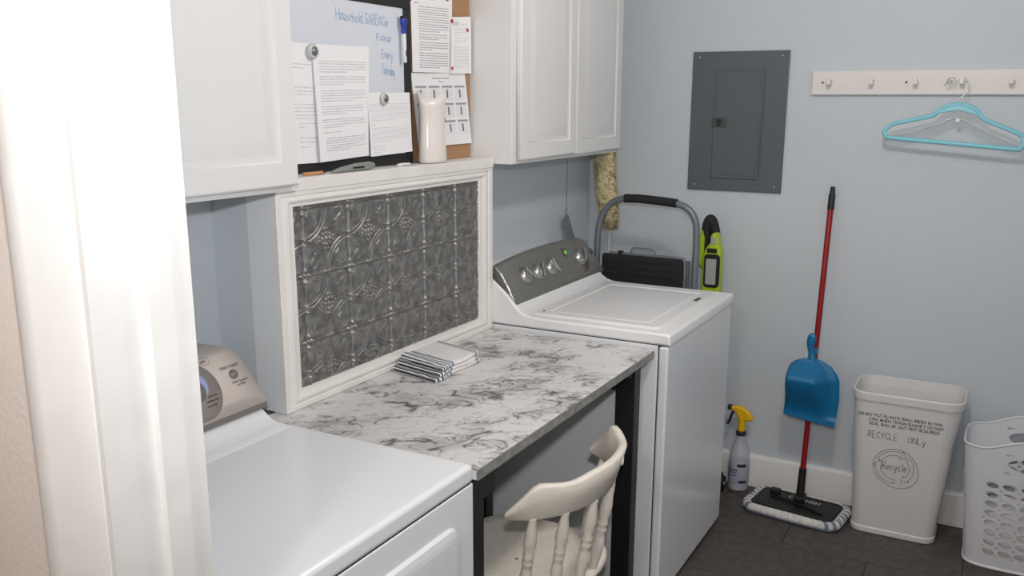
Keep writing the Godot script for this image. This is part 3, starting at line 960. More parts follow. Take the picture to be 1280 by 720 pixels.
func build_chair() -> void:
	var cz := 1.80
	var t := thing("spindle_chair", "cream painted wooden chair with a curved back rail and turned spindles", "chair", Vector3(0.62, 0, cz))
	# seat: rounded slab
	var rows := []
	var st := begin()
	for p in [[0.90, 0.418], [0.97, 0.424], [1.0, 0.436], [0.985, 0.447], [0.95, 0.452], [0.8, 0.4515], [0.5, 0.446], [0.02, 0.443]]:
		var row := []
		for j in 40:
			var a := TAU * j / 40
			var ca := cos(a) ; var sa := sin(a)
			var e := 0.62
			row.append(Vector3(0.60 + signf(ca) * pow(absf(ca), e) * 0.215 * p[0], p[1], cz + signf(sa) * pow(absf(sa), e) * 0.235 * p[0] * (1.0 + 0.04 * -ca)))
		rows.append(row)
	grid(st, rows, true)
	fan(st, rows[0], false)
	part(t, "seat", done(st), M.chair)
	# bent back rail, closed section
	st = begin()
	rows = []
	var n := 36
	for i in n + 1:
		var s := lerpf(-1.0, 1.0, float(i) / n)
		var a := s * deg_to_rad(76)
		var c := Vector3(0.66 + 0.19 * cos(a), 0, cz + 0.255 * sin(a))
		var nn := Vector3(cos(a), 0, sin(a) * 0.85).normalized()
		var q := absf(s)
		var ytop := 0.777 - 0.009 * exp(-pow((q - 0.48) / 0.16, 2.0)) - 0.069 * clampf((q - 0.75) / 0.25, 0, 1)
		var ybot := 0.680
		var th := 0.0115
		var lean := nn * 0.012
		var row := []
		for e in [[-1, 0.0], [-0.5, -0.6], [0.5, -0.6], [1, 0.0], [1, 0.5], [1, 1.0], [0.5, 1.6], [-0.5, 1.6], [-1, 1.0], [-1, 0.5]]:
			var f: float = clampf(e[1], 0, 1)
			var y := lerpf(ybot + 0.005, ytop - 0.005, f) + (-0.005 if e[1] < 0 else (0.005 if e[1] > 1 else 0.0))
			row.append(c + nn * th * e[0] + lean * (f * 2 - 1) + Vector3(0, y, 0))
		rows.append(row)
	grid(st, rows, true, false, 0, true)
	fan(st, rows[0], true, 5)
	fan(st, rows[-1], false, 6)
	var rail := part(t, "back_rail", done(st), M.chair)
	# hand slot: shallow moulded ring on the outside of the rail
	var slot := []
	for i in 20:
		var an := TAU * i / 20
		var a2 := deg_to_rad(-22) + 0.10 * cos(an)
		slot.append(Vector3(0.66 + 0.2035 * cos(a2), 0.737 + 0.011 * sin(an), cz + 0.2685 * sin(a2)))
	part(rail, "hand_slot", tube(slot, 0.003, 6, true), M.chair)
	# turned spindles
	for a0 in [-60, -36, -12, 12, 36, 58]:
		var a := deg_to_rad(a0)
		var low := Vector3(0.615 + 0.188 * cos(a), 0.445, cz + 0.215 * sin(a))
		var high := Vector3(0.657 + 0.186 * cos(a), 0.685, cz + 0.250 * sin(a))
		var L := low.distance_to(high)
		var pr := [Vector2(0.010, 0), Vector2(0.011, 0.02), Vector2(0.014, 0.05), Vector2(0.0155, 0.075), Vector2(0.013, 0.098), Vector2(0.010, 0.108), Vector2(0.0135, 0.113), Vector2(0.0135, 0.121), Vector2(0.010, 0.126), Vector2(0.0135, 0.131), Vector2(0.0135, 0.139), Vector2(0.0105, 0.145), Vector2(0.0145, 0.165), Vector2(0.0155, 0.185), Vector2(0.012, 0.215), Vector2(0.0095, 0.232), Vector2(0.0095, L)]
		var d := (high - low).normalized()
		var bx := d.cross(Vector3(0, 0, 1)).normalized()
		part(t, "spindle", lathe(pr, 14), M.chair, Transform3D(Basis(bx, d, bx.cross(d)), low))
	for p in [[0.46, -0.15], [0.46, 0.15], [0.73, -0.15], [0.73, 0.15]]:
		var top := Vector3(p[0], 0.43, cz + p[1])
		var foot := Vector3(p[0] + (0.06 if p[0] > 0.6 else -0.05), 0, cz + p[1] * 1.35)
		var L := top.distance_to(foot)
		var pr := [Vector2(0.013, 0), Vector2(0.015, 0.05), Vector2(0.019, 0.16), Vector2(0.015, 0.2), Vector2(0.021, 0.21), Vector2(0.021, 0.225), Vector2(0.016, 0.235), Vector2(0.022, 0.30), Vector2(0.019, 0.36), Vector2(0.017, L)]
		var d := (top - foot).normalized()
		var bx := d.cross(Vector3(0, 0, 1)).normalized()
		part(t, "leg", lathe(pr, 14), M.chair, Transform3D(Basis(bx, d, bx.cross(d)), foot))
	for s in [-1, 1]:
		part(t, "stretcher", tube([Vector3(0.43, 0.17, cz + s * 0.185), Vector3(0.60, 0.17, cz + s * 0.19), Vector3(0.775, 0.17, cz + s * 0.185)], 0.010, 10), M.chair)

func build_boards() -> void:
	# cork board on the boxed wall, reaching out of the picture at the top
	var ck := thing("cork_board", "brown cork notice board beside the whiteboard", "cork board", Vector3(0.062, 1.44, 1.32))
	part(ck, "board", rbox(Vector3(0.0612, 1.4385, 1.142), Vector3(0.070, 2.1, 1.60), 0.001, 1), M.cork)
	# dry-erase board standing on the ledge against the wall
	var wb := thing("whiteboard", "whiteboard in a black frame with blue handwriting on the ledge", "whiteboard", Vector3(0.08, 1.438, 1.85))
	var z0 := 1.487 ; var z1 := 2.1485 ; var y0 := 1.4385 ; var y1 := 1.895
	part(wb, "board", rbox(Vector3(0.0712, y0 + 0.01, z0 + 0.01), Vector3(0.078, y1 - 0.01, z1 - 0.01), 0.001, 1), M.whiteboard)
	for r in [[Vector3(0.0712, y0, z0), Vector3(0.0822, y0 + 0.030, z1)], [Vector3(0.0712, y1 - 0.026, z0), Vector3(0.0822, y1, z1)], [Vector3(0.0712, y0 + 0.030, z0), Vector3(0.0822, y1 - 0.026, z0 + 0.032)], [Vector3(0.0712, y0 + 0.030, z1 - 0.03), Vector3(0.0822, y1 - 0.026, z1)]]:
		part(wb, "frame", rbox(r[0], r[1], 0.002), M.black)
	var st := begin()
	# local x runs to smaller z
	scribble(st, "Household GARBAGe", Vector2(0.0, 0.0), 0.225, 0.028, 0.0014, -0.02)
	scribble(st, "Pickup", Vector2(0.168, -0.042), 0.070, 0.022, 0.0014)
	scribble(st, "Every", Vector2(0.19, -0.086), 0.052, 0.026, 0.0014, -0.1)
	scribble(st, "Tuesday", Vector2(0.188, -0.128), 0.062, 0.026, 0.0014, -0.12)
	part(wb, "handwriting", done(st), M.ink_blue, frame(Vector3(0.0786, 1.818, 1.812), Vector3(0, 0, -1), Vector3.UP), "blue marker handwriting")
	# pages on the whiteboard
	var long := page_texture(4, [[0.1, 0.94, 0.14, 5, 0.022, 0.72], [0.1, 0.94, 0.27, 4, 0.022, 0.72], [0.1, 0.94, 0.39, 5, 0.022, 0.72], [0.1, 0.9, 0.525, 4, 0.022, 0.72], [0.1, 0.92, 0.64, 4, 0.022, 0.70], [0.1, 0.6, 0.75, 1, 0.022, 0.72], [0.14, 0.94, 0.80, 6, 0.022, 0.70]])
	var tall := page_texture(5, [[0.55, 0.98, 0.17, 2, 0.03, 0.76], [0.5, 0.98, 0.36, 3, 0.03, 0.76], [0.5, 0.98, 0.5, 5, 0.03, 0.76], [0.6, 0.98, 0.66, 2, 0.03, 0.76], [0.6, 0.98, 0.78, 3, 0.04, 0.76]])
	var note := page_texture(6, [[0.05, 0.95, 0.18, 8, 0.037, 0.72], [0.05, 0.15, 0.5, 1, 0.03, 0.70], [0.05, 0.95, 0.56, 7, 0.036, 0.72], [0.05, 0.32, 0.84, 5, 0.034, 0.72]])
	sheet("printed_page", "printed page half hidden behind the cabinet above the dryer", "paper", 0.0835, Vector2(2.09, 1.755), Vector2(1.905, 1.751), Vector2(2.09, 1.465), Vector2(1.90, 1.463), tall, "pages on the whiteboard", 0.002)
	sheet("printed_page", "tall printed page under the larger round magnet on the whiteboard", "paper", 0.0885, Vector2(1.921, 1.752), Vector2(1.692, 1.756), Vector2(1.915, 1.464), Vector2(1.715, 1.472), long, "pages on the whiteboard", 0.006)
	sheet("printed_page", "small printed page with several paragraphs low on the whiteboard", "paper", 0.0915, Vector2(1.709, 1.638), Vector2(1.513, 1.640), Vector2(1.706, 1.468), Vector2(1.508, 1.474), note, "pages on the whiteboard", 0.004)
	# round magnets
	for mg in [[1.923, 1.734, 0.0185, 0.0905, "round glass magnet holding the tall page"], [1.639, 1.622, 0.0165, 0.0935, "round glass magnet holding the small page"]]:
		var m := thing("magnet", mg[4], "magnet", Vector3(mg[3], mg[1], mg[0]), "round magnets on the whiteboard")
		var xf := frame(Vector3(mg[3], mg[1], mg[0]), Vector3(0, 0, -1), Vector3.UP) * Transform3D(Basis(Vector3.RIGHT, PI / 2), Vector3.ZERO)
		part(m, "disc", lathe([Vector2(mg[2], 0), Vector2(mg[2], 0.004), Vector2(mg[2] * 0.85, 0.007), Vector2(mg[2] * 0.62, 0.0072)], 28), M.glass_magnet, xf)
		part(m, "core", lathe([Vector2(mg[2] * 0.6, 0.006), Vector2(mg[2] * 0.6, 0.0082), Vector2(0.001, 0.0088)], 24), M.magnet_core, xf)
	# marker clipped to the frame
	var mk := thing("dry_erase_marker", "blue capped white dry erase marker clinging to the black frame", "marker", Vector3(0.095, 1.72, 1.53))
	var mx := frame(Vector3(0.0922, 1.7215, 1.5335), Vector3(1, 0, 0), Vector3(0, 1, 0.02))
	part(mk, "barrel", lathe([Vector2(0.005, 0), Vector2(0.0062, 0.002), Vector2(0.0064, 0.078)], 16), M.plastic_white, mx)
	part(mk, "cap", lathe([Vector2(0.0068, 0.078), Vector2(0.0075, 0.082), Vector2(0.0078, 0.10), Vector2(0.0098, 0.104), Vector2(0.0098, 0.118)], 16), M.marker_blue, mx)
	part(mk, "eraser", lathe([Vector2(0.0095, 0.118), Vector2(0.0092, 0.125), Vector2(0.001, 0.1265)], 16), M.black, mx)
	part(mk, "print_mark", rbox(Vector3(0.0981, 1.738, 1.531), Vector3(0.0992, 1.755, 1.536), 0.0005, 1), M.ink_black)
	# pages on the cork board
	var rules := page_texture(8, [[0.08, 0.55, 0.16, 1, 0.02, 0.45], [0.08, 0.9, 0.2, 5, 0.021, 0.55], [0.08, 0.25, 0.325, 1, 0.02, 0.4], [0.18, 0.92, 0.36, 11, 0.0235, 0.55], [0.18, 0.9, 0.625, 3, 0.0235, 0.55], [0.18, 0.92, 0.705, 4, 0.0235, 0.52], [0.18, 0.92, 0.81, 7, 0.0235, 0.52]])
	var letter := page_texture(9, [[0.1, 0.4, 0.09, 5, 0.012, 0.6], [0.5, 0.8, 0.13, 2, 0.02, 0.7], [0.2, 0.8, 0.2, 4, 0.035, 0.72], [0.2, 0.85, 0.37, 3, 0.035, 0.72], [0.15, 0.9, 0.53, 12, 0.033, 0.68]])
	sheet("pinned_page", "long pinned page of house rules on the cork board", "paper", 0.0738, Vector2(1.474, 1.985), Vector2(1.249, 1.995), Vector2(1.472, 1.698), Vector2(1.262, 1.701), rules, "pages pinned to the cork board", 0.002)
	sheet("pinned_page", "small pinned letter with a round emblem on the cork board", "paper", 0.0768, Vector2(1.262, 1.866), Vector2(1.147, 1.876), Vector2(1.272, 1.698), Vector2(1.145, 1.703), letter, "pages pinned to the cork board", 0.002)
	sheet("calendar", "year calendar sheet hanging behind the white vase", "calendar", 0.0722, Vector2(1.474, 1.696), Vector2(1.178, 1.703), Vector2(1.45, 1.482), Vector2(1.1425, 1.484), calendar_texture(), "", 0.005)
	for p in [[1.478, 1.899, "red push pin beside the whiteboard corner in the long page"], [1.283, 1.916, "red push pin high in the long page above the small letter"], [1.259, 1.855, "red push pin where the letter top meets the long page"], [1.169, 1.834, "red push pin in the letter edge beside the wall cabinet"], [1.262, 1.715, "red push pin low between the long page and the letter"]]:
		var pin := thing("push_pin", p[2], "push pin", Vector3(0.076, p[1], p[0]), "red push pins on the cork board")
		var xf := frame(Vector3(0.0755, p[1], p[0]), Vector3(0, 0, -1), Vector3.UP) * Transform3D(Basis(Vector3.RIGHT, PI / 2), Vector3.ZERO)
		part(pin, "head", lathe([Vector2(0.0052, 0.0022), Vector2(0.006, 0.003), Vector2(0.0055, 0.0045), Vector2(0.003, 0.006), Vector2(0.001, 0.0063)], 14), M.pin_red, xf)
		part(pin, "needle", lathe([Vector2(0.0004, -0.004), Vector2(0.0006, 0.003)], 6), M.chrome, xf)

func build_ledge_things() -> void:
	var y := 1.4384
	# vase with a dipped mouth
	var vz := 1.44 ; var vx := 0.1195
	var t := thing("white_vase", "white glazed ceramic vase with a notched rim on the ledge", "vase", Vector3(vx, y, vz))
	var st := begin()
	var rows := []
	var prof := [[0.03, 0.0], [0.0415, 0.002], [0.043, 0.01], [0.041, 0.05], [0.0385, 0.10], [0.038, 0.135], [0.0405, 0.175], [0.0455, 0.208], [0.043, 0.2075], [0.037, 0.165], [0.031, 0.13], [0.032, 0.09], [0.034, 0.02], [0.01, 0.015]]
	for p in prof:
		var row := []
		for j in 36:
			var a := TAU * j / 36
			var f: float = clampf((p[1] - 0.14) / 0.06, 0, 1)
			var dip := -0.026 * f * (0.5 + 0.5 * cos(2.0 * a - 1.99))
			row.append(Vector3(vx + p[0] * 0.82 * cos(a), y + p[1] + dip, vz + p[0] * 1.26 * sin(a)))
		rows.append(row)
	grid(st, rows, true)
	fan(st, rows[0], false)
	fan(st, rows[-1], true, 91)
	part(t, "body", done(st), M.ceramic)
	part(t, "mark", rbox(Vector3(vx + 0.029, y + 0.118, vz - 0.0255), Vector3(vx + 0.0305, y + 0.13, vz - 0.0235), 0.0005, 1), M.print)
	# retractable knife
	var kn := thing("utility_knife", "grey retractable utility knife lying on the ledge", "knife", Vector3(0.128, y, 1.835))
	var outline := path2([1.752, 0.003, 1.746, 0.010, 1.75, 0.017, 1.765, 0.0205, 1.82, 0.019, 1.88, 0.0125, 1.908, 0.007, 1.916, 0.002, 1.90, 0.0, 1.78, 0.0])
	outline.reverse()
	if Geometry2D.is_polygon_clockwise(PackedVector2Array(outline)):
		outline.reverse()
	# outline in z,y pushed along x
	part(kn, "handle", extrude(outline, 0.0, 0.018, 0.004), M.grey_plastic, Transform3D(Basis(Vector3(0, 0, 1), Vector3(0, 1, 0), Vector3(-1, 0, 0)), Vector3(0.142, y + 0.0005, 0)))
	part(kn, "slider", rbox(Vector3(0.141, y + 0.0075, 1.80), Vector3(0.1445, y + 0.012, 1.845), 0.001), M.black)
	part(kn, "blade_tip", rbox(Vector3(0.131, y + 0.001, 1.912), Vector3(0.1325, y + 0.006, 1.925), 0.0005, 1), M.chrome)
	# small white clip
	var cp := thing("white_clip", "small white plastic clip lying on the ledge before the frame corner", "clip", Vector3(0.12, y, 1.58))
	part(cp, "bar", tube(smooth_path([Vector3(0.122, y + 0.004, 1.62), Vector3(0.12, y + 0.0045, 1.60), Vector3(0.121, y + 0.004, 1.575), Vector3(0.119, y + 0.0035, 1.56)], 4), 0.0032, 8), M.plastic_white)
	part(cp, "tip", rbox(Vector3(0.118, y + 0.0005, 1.612), Vector3(0.127, y + 0.006, 1.618), 0.001), M.plastic_white)
	var pc := thing("wooden_pencil", "short reddish wooden pencil lying on the ledge", "pencil", Vector3(0.13, y, 1.98))
	part(pc, "shaft", tube([Vector3(0.128, y + 0.0045, 2.02), Vector3(0.132, y + 0.0045, 1.955)], 0.0042, 6), M.wood_raw)
	part(pc, "point", lathe([Vector2(0.004, 0.0), Vector2(0.0006, 0.016)], 8), M.print, frame(Vector3(0.132, y + 0.0045, 1.955), Vector3(1, 0, 0), Vector3(0.06, 0, -1)))

func towel_texture() -> ImageTexture:
	var w := 256
	var h := 320
	var im := Image.create(w, h, false, Image.FORMAT_RGB8)
	im.fill(rgb(236, 233, 232))
	for s in [[300, 10, 0], [272, 11, 0], [259, 5, 1], [238, 14, 2], [214, 10, 0], [206, 3, 1], [30, 4, 1], [12, 9, 0]]:
		im.fill_rect(Rect2i(0, s[0], w, s[1]), [rgb(38, 60, 84), rgb(70, 98, 124), rgb(132, 156, 178)][s[2]])
	for y in h:
		for x in w:
			var g := 0.94 + 0.06 * float((x / 2 + y / 2) % 2)
			var c := im.get_pixel(x, y)
			im.set_pixel(x, y, Color(c.r * g, c.g * g, c.b * g))
	im.generate_mipmaps()
	return ImageTexture.create_from_image(im)

func build_towel() -> void:
	var t := thing("tea_towel", "folded white tea towel with blue stripes on the marble counter", "towel", Vector3(0.23, 0.8745, 1.62))
	var m := mat(Color.WHITE, 0.95)
	m.albedo_texture = towel_texture()
	m.rim_enabled = true
	m.rim = 0.2
	# corners of the stack on the counter: front near fold, far end
	var A := Vector3(0.160, 0.0, 1.728)   # near, wall side
	var B := Vector3(0.330, 0.0, 1.765)   # near, room side
	var C := Vector3(0.325, 0.0, 1.525)   # far, room side
	var D := Vector3(0.162, 0.0, 1.475)   # far, wall side
	var noise := FastNoiseLite.new()
	noise.seed = 8 ; noise.frequency = 9.0
	for layer in 3:
		# each layer is a doubled cloth: flat tube with a rounded fold at the room side and a near lip
		var st := begin()
		var rows := []
		var back := []
		var nu := 22 ; var nv := 26
		var yb := 0.8747 + layer * 0.0112
		var sh: float = [0.0, 0.07, 0.13][layer]
		for i in nv + 1:
			var v := float(i) / nv
			var row := []
			# section across: bottom from wall side to room side, fold, top back to wall side
			for j in nu + 1:
				var u := float(j) / nu
				var across: float
				var lift: float
				if u < 0.45:
					across = u / 0.45
					lift = 0.0
				elif u < 0.55:
					var a := (u - 0.45) / 0.1 * PI
					across = 1.0 + 0.02 * sin(a)
					lift = 0.005 * (1 - cos(a))
				else:
					across = 1.0 - (u - 0.55) / 0.45
					lift = 0.010
				var nearp := A.lerp(B, across)
				var farp := D.lerp(C, across)
				var p := nearp.lerp(farp, lerpf(sh, 1.0 - [0.0, 0.02, 0.01][layer], v))
				var wob := noise.get_noise_2d(p.x * 2.0 + layer * 3, p.z * 2.0) * 0.004
				p.y = yb + lift + maxf(wob, 0.0) * (1.0 if layer > 0 or lift > 0.0 else 0.0)
				# near edge sags to the counter, wall side of the top is rumpled
				p.y += 0.006 * exp(-pow((v - 0.12) / 0.09, 2)) * (1.0 - across) * (0.4 + layer * 0.5)
				p.x += 0.004 * sin(v * 9.0 + layer)
				row.append(p)
			rows.append(row)
		grid(st, rows, false, false, 0)
		part(t, "fold", done(st), m)

func build_electric_panel() -> void:
	var x0 := 0.4463 ; var x1 := 0.8308 ; var y0 := 1.2616 ; var y1 := 1.8138
	var c := Vector3((x0 + x1) / 2, (y0 + y1) / 2, 0.0005)
	var t := thing("breaker_panel", "grey metal electrical breaker panel with a closed door on the wall", "electrical panel", Vector3(c.x, y0, 0.0))
	part(t, "cover", rings((x1 - x0) / 2, (y1 - y0) / 2, 0.0, [[0.0, 0.0], [0.0, 0.008], [0.003, 0.010], [0.02, 0.010]]), M.panel_grey, Transform3D(Basis(), c))
	var dx0 := 0.545 ; var dx1 := 0.738 ; var dy0 := 1.313 ; var dy1 := 1.745
	var d := part(t, "door", rings((dx1 - dx0) / 2, (dy1 - dy0) / 2, 0.0, [[0.0, 0.0], [0.0, 0.0065], [0.002, 0.0085], [0.008, 0.0085], [0.0095, 0.007], [0.011, 0.007], [0.0125, 0.0085], [0.02, 0.0085]]), M.panel_grey, Transform3D(Basis(), Vector3((dx0 + dx1) / 2, (dy0 + dy1) / 2, 0.0085)))
	part(d, "latch_plate", rbox(Vector3(0.541, 1.517, 0.012), Vector3(0.598, 1.556, 0.0195), 0.002), M.latch)
	part(d, "latch", rbox(Vector3(0.56, 1.523, 0.019), Vector3(0.577, 1.55, 0.0235), 0.002), M.black)
	part(d, "hinge", rbox(Vector3(0.7385, 1.35, 0.0105), Vector3(0.7435, 1.71, 0.0155), 0.002), M.panel_grey)
	for p in [[0.028, 0.022], [0.357, 0.022], [0.028, 0.53], [0.357, 0.53]]:
		part(t, "screw", lathe([Vector2(0.0055, 0.0), Vector2(0.005, 0.003), Vector2(0.001, 0.004)], 14), M.chrome, Transform3D(Basis(Vector3.RIGHT, PI / 2), Vector3(x0 + p[0], y0 + p[1], 0.0105)))

func build_coat_rack() -> void:
	var y0 := 1.6454 ; var y1 := 1.732
	var t := thing("peg_rail", "white painted wooden coat rail with square pegs on the wall", "coat rack", Vector3(1.4, y0, 0))
	part(t, "board", rbox(Vector3(0.9234, y0, 0.0005), Vector3(1.96, y1, 0.019), 0.002), M.rack)
	for x in [0.99, 1.14, 1.29, 1.442, 1.596, 1.75, 1.90]:
		var pg := part(t, "peg", rbox(Vector3(x - 0.0075, 1.681, 0.018), Vector3(x + 0.0075, 1.699, 0.058), 0.002), M.rack)
		part(pg, "peg_tip", rbox(Vector3(x - 0.0075, 1.685, 0.049), Vector3(x + 0.0075, 1.709, 0.0585), 0.002), M.rack)
	for x in [0.962, 1.257, 1.88]:
		part(t, "screw", lathe([Vector2(0.0042, 0.0), Vector2(0.004, 0.0012), Vector2(0.001, 0.0015)], 12), M.print, Transform3D(Basis(Vector3.RIGHT, PI / 2), Vector3(x, 1.69, 0.0185)))
	# hanger
	var h := thing("clothes_hanger", "clear plastic clothes hanger with a turquoise rim on a peg", "hanger", Vector3(1.44, 1.47, 0.045))
	var z := 0.044
	var rim := [[1.205, 1.508], [1.213, 1.494], [1.23, 1.489], [1.45, 1.472], [1.63, 1.4585], [1.65, 1.462], [1.658, 1.476], [1.652, 1.50], [1.635, 1.513], [1.57, 1.541], [1.525, 1.561], [1.505, 1.585], [1.475, 1.604], [1.44, 1.61], [1.408, 1.605], [1.38, 1.588], [1.36, 1.571], [1.33, 1.563], [1.27, 1.549], [1.232, 1.539], [1.215, 1.527]]
	var p3 := []
	for p in rim:
		p3.append(Vector3(p[0], p[1], z))
	part(h, "rim", tube(smooth_path(p3, 4, true), 0.005, 10, true, 1.6, Vector3(0, 0, 1)), M.hanger_blue)
	# turquoise crown
	part(h, "crown", extrude(path2([1.375, 1.578, 1.40, 1.583, 1.44, 1.59, 1.48, 1.581, 1.508, 1.571, 1.50, 1.588, 1.475, 1.605, 1.44, 1.611, 1.408, 1.606, 1.385, 1.592]), z - 0.003, z + 0.003, 0.001), M.hanger_blue)
	# clear web: arms with an arched inner edge
	var web := path2([1.212, 1.501, 1.235, 1.494, 1.30, 1.506, 1.36, 1.53, 1.415, 1.557, 1.44, 1.561, 1.47, 1.552, 1.54, 1.513, 1.60, 1.485, 1.645, 1.467, 1.652, 1.478, 1.648, 1.498, 1.632, 1.509, 1.57, 1.536, 1.52, 1.557, 1.50, 1.575, 1.47, 1.584, 1.44, 1.589, 1.405, 1.583, 1.378, 1.575, 1.355, 1.566, 1.27, 1.544, 1.235, 1.534, 1.217, 1.522])
	part(h, "web", extrude(web, z - 0.0012, z + 0.0012, 0.0004), M.clear)
	part(h, "inner_lip", tube(smooth_path([Vector3(1.235, 1.497, z + 0.004), Vector3(1.36, 1.531, z + 0.004), Vector3(1.415, 1.557, z + 0.004), Vector3(1.44, 1.561, z + 0.004), Vector3(1.47, 1.552, z + 0.004), Vector3(1.54, 1.514, z + 0.004), Vector3(1.64, 1.47, z + 0.004)], 4), 0.0022, 6), M.clear)
	part(h, "notch", rbox(Vector3(1.437, 1.548, z), Vector3(1.45, 1.56, z + 0.006), 0.002), M.plastic_white)
	var hook := [Vector3(1.4445, 1.608, z), Vector3(1.4465, 1.632, z), Vector3(1.462, 1.652, z), Vector3(1.4665, 1.676, z), Vector3(1.459, 1.697, z), Vector3(1.442, 1.7035, z), Vector3(1.426, 1.697, z), Vector3(1.42, 1.685, z), Vector3(1.4175, 1.678, z)]
	part(h, "hook", tube(smooth_path(hook, 5), 0.0019, 8), M.chrome)
	var pivot := Vector3(1.44, 1.70, z)
	h.transform = Transform3D(Basis(), pivot) * Transform3D(Basis(Vector3.RIGHT, -0.16), Vector3.ZERO) * Transform3D(Basis(), -pivot) * h.transform
	# bit of clear film dangling on the peg
	var f := thing("plastic_ring_scrap", "curled scrap of clear film beside the hanger hook", "scrap", Vector3(1.40, 1.67, 0.03))
	part(f, "loop", tube(smooth_path([Vector3(1.424, 1.7, 0.0645), Vector3(1.408, 1.702, 0.064), Vector3(1.396, 1.695, 0.062), Vector3(1.402, 1.684, 0.062), Vector3(1.414, 1.69, 0.063), Vector3(1.404, 1.694, 0.064), Vector3(1.392, 1.682, 0.062), Vector3(1.386, 1.679, 0.062)], 4), 0.0016, 6), M.satin)

func build_mop() -> void:
	var t := thing("flat_mop", "flat mop with a red pole and black head leaning on the wall", "mop", Vector3(1.02, 0, 0.19))
	var c := Vector3(1.021, 0.0, 0.19)
	var turn := Basis(Vector3.UP, -0.13)
	var xf := Transform3D(turn, c)
	# plate
	part(t, "head_plate", rings(0.164, 0.091, 0.028, [[0.0, 0.030], [0.0, 0.040], [0.004, 0.043], [0.01, 0.043], [0.016, 0.040], [0.02, 0.040]], 6), M.black, xf * Transform3D(Basis(Vector3(1, 0, 0), Vector3(0, 0, -1), Vector3(0, 1, 0)), Vector3.ZERO))
	# chenille pad: bulging rim coloured in bands
	var st := begin()
	var rows := [] ; var cols := []
	var ring := rrect(0.178, 0.103, 0.045, 12)
	var dense := []
	for i in ring.size():
		var a: Vector2 = ring[i] ; var b: Vector2 = ring[(i + 1) % ring.size()]
		var n := maxi(1, int(ceil(a.distance_to(b) / 0.006)))
		for k in n:
			dense.append(a.lerp(b, float(k) / n))
	var white := Color(0.70, 0.68, 0.66)
	var blue := Color(0.16, 0.20, 0.28)
	var nz := FastNoiseLite.new() ; nz.seed = 2 ; nz.frequency = 120.0
	for s in [[0.012, 0.036], [-0.002, 0.042], [-0.014, 0.036], [-0.020, 0.022], [-0.016, 0.009], [-0.008, 0.002]]:
		var row := [] ; var cr := []
		for i in dense.size():
			var d: Vector2 = dense[i]
			var o := d.normalized()
			var bump := 0.0028 * sin(i * 1.57) + 0.003 * nz.get_noise_2d(d.x, d.y + s[1])
			var p: Vector2 = d - o * (s[0] - bump * 1.0)
			row.append(xf * Vector3(p.x, s[1] + bump * 0.6, p.y))
			var col := white
			var endish: bool = absf(d.x) > 0.135
			if s[1] < 0.012 or (endish and (i % 5 < 2)):
				col = blue if s[1] < 0.012 or s[0] < 0.005 else white
			cr.append(col * (0.9 + 0.2 * rng.randf()))
		rows.append(row) ; cols.append(cr)
	grid(st, rows, true, false, 0, false, cols)
	part(t, "pad", done(st), M.fluff, Transform3D(), "white and blue chenille pad")
	part(t, "pad_base", rings(0.165, 0.09, 0.03, [[0.0, 0.002], [0.0, 0.032], [0.004, 0.033]], 6), M.cloth_white, xf * Transform3D(Basis(Vector3(1, 0, 0), Vector3(0, 0, -1), Vector3(0, 1, 0)), Vector3.ZERO))
	part(t, "head_clip", rbox(Vector3(-0.125, 0.04, -0.062), Vector3(-0.085, 0.062, -0.03), 0.006), M.black, xf)
	part(t, "head_rib", tube(smooth_path([Vector3(-0.11, 0.043, -0.01), Vector3(0.0, 0.046, 0.012), Vector3(0.12, 0.043, 0.05)], 6), 0.004, 6), M.black, xf)
	part(t, "lettering", lettering("O-Cedar", 0.027), mat(rgb(206, 206, 204), 0.5), xf * Transform3D(Basis(Vector3(1, 0, 0), Vector3(0, 0, -1), Vector3(0, 1, 0)), Vector3(0.02, 0.0436, -0.04)))
	# pole
	var p0 := Vector3(1.026, 0.062, 0.155)
	var p1 := Vector3(1.0315, 1.300, 0.020)
	var d := (p1 - p0).normalized()
	part(t, "yoke", rbox(Vector3(1.004, 0.042, 0.125), Vector3(1.048, 0.066, 0.185), 0.006), M.black)
	part(t, "socket", tube([p0 - d * 0.012, p0 + d * 0.06, p0 + d * 0.115], func(s): return lerpf(0.0165, 0.0145, s), 14), M.black)
	part(t, "pole", tube([p0 + d * 0.10, p0 + d * 0.6, p0 + d * 1.16], 0.0112, 14), M.red)
	part(t, "pole_grip", tube([p0 + d * 1.155, p0 + d * 1.165, p0 + d * 1.21, p0 + d * 1.222, p0 + d * 1.245], func(s): return 0.0128 if s < 0.6 else (0.010 if s < 0.8 else 0.0085), 14), M.black)
	# dustpan hooked on the pole
	var dp := thing("dustpan", "blue plastic dustpan hanging on the red mop pole", "dustpan", Vector3(1.03, 0.37, 0.15))
	var zf := 0.148
	var left := [[0.0, 0.937], [0.1, 0.9365], [0.5, 0.937], [0.8, 0.941], [0.88, 0.949], [0.94, 0.966], [1.0, 1.003]]
	var right := [[0.0, 1.134], [0.1, 1.137], [0.4, 1.143], [0.7, 1.138], [0.8, 1.127], [0.9, 1.106], [0.96, 1.08], [1.0, 1.052]]
	var at := func(tab: Array, v: float) -> float:
		for i in tab.size() - 1:
			if v <= tab[i + 1][0]:
				return lerpf(tab[i][1], tab[i + 1][1], smoothstep(0, 1, (v - tab[i][0]) / (tab[i + 1][0] - tab[i][0])) * 0.5 + 0.5 * (v - tab[i][0]) / (tab[i + 1][0] - tab[i][0]))
		return tab[-1][1]
	st = begin()
	rows = [] ; var brow := []
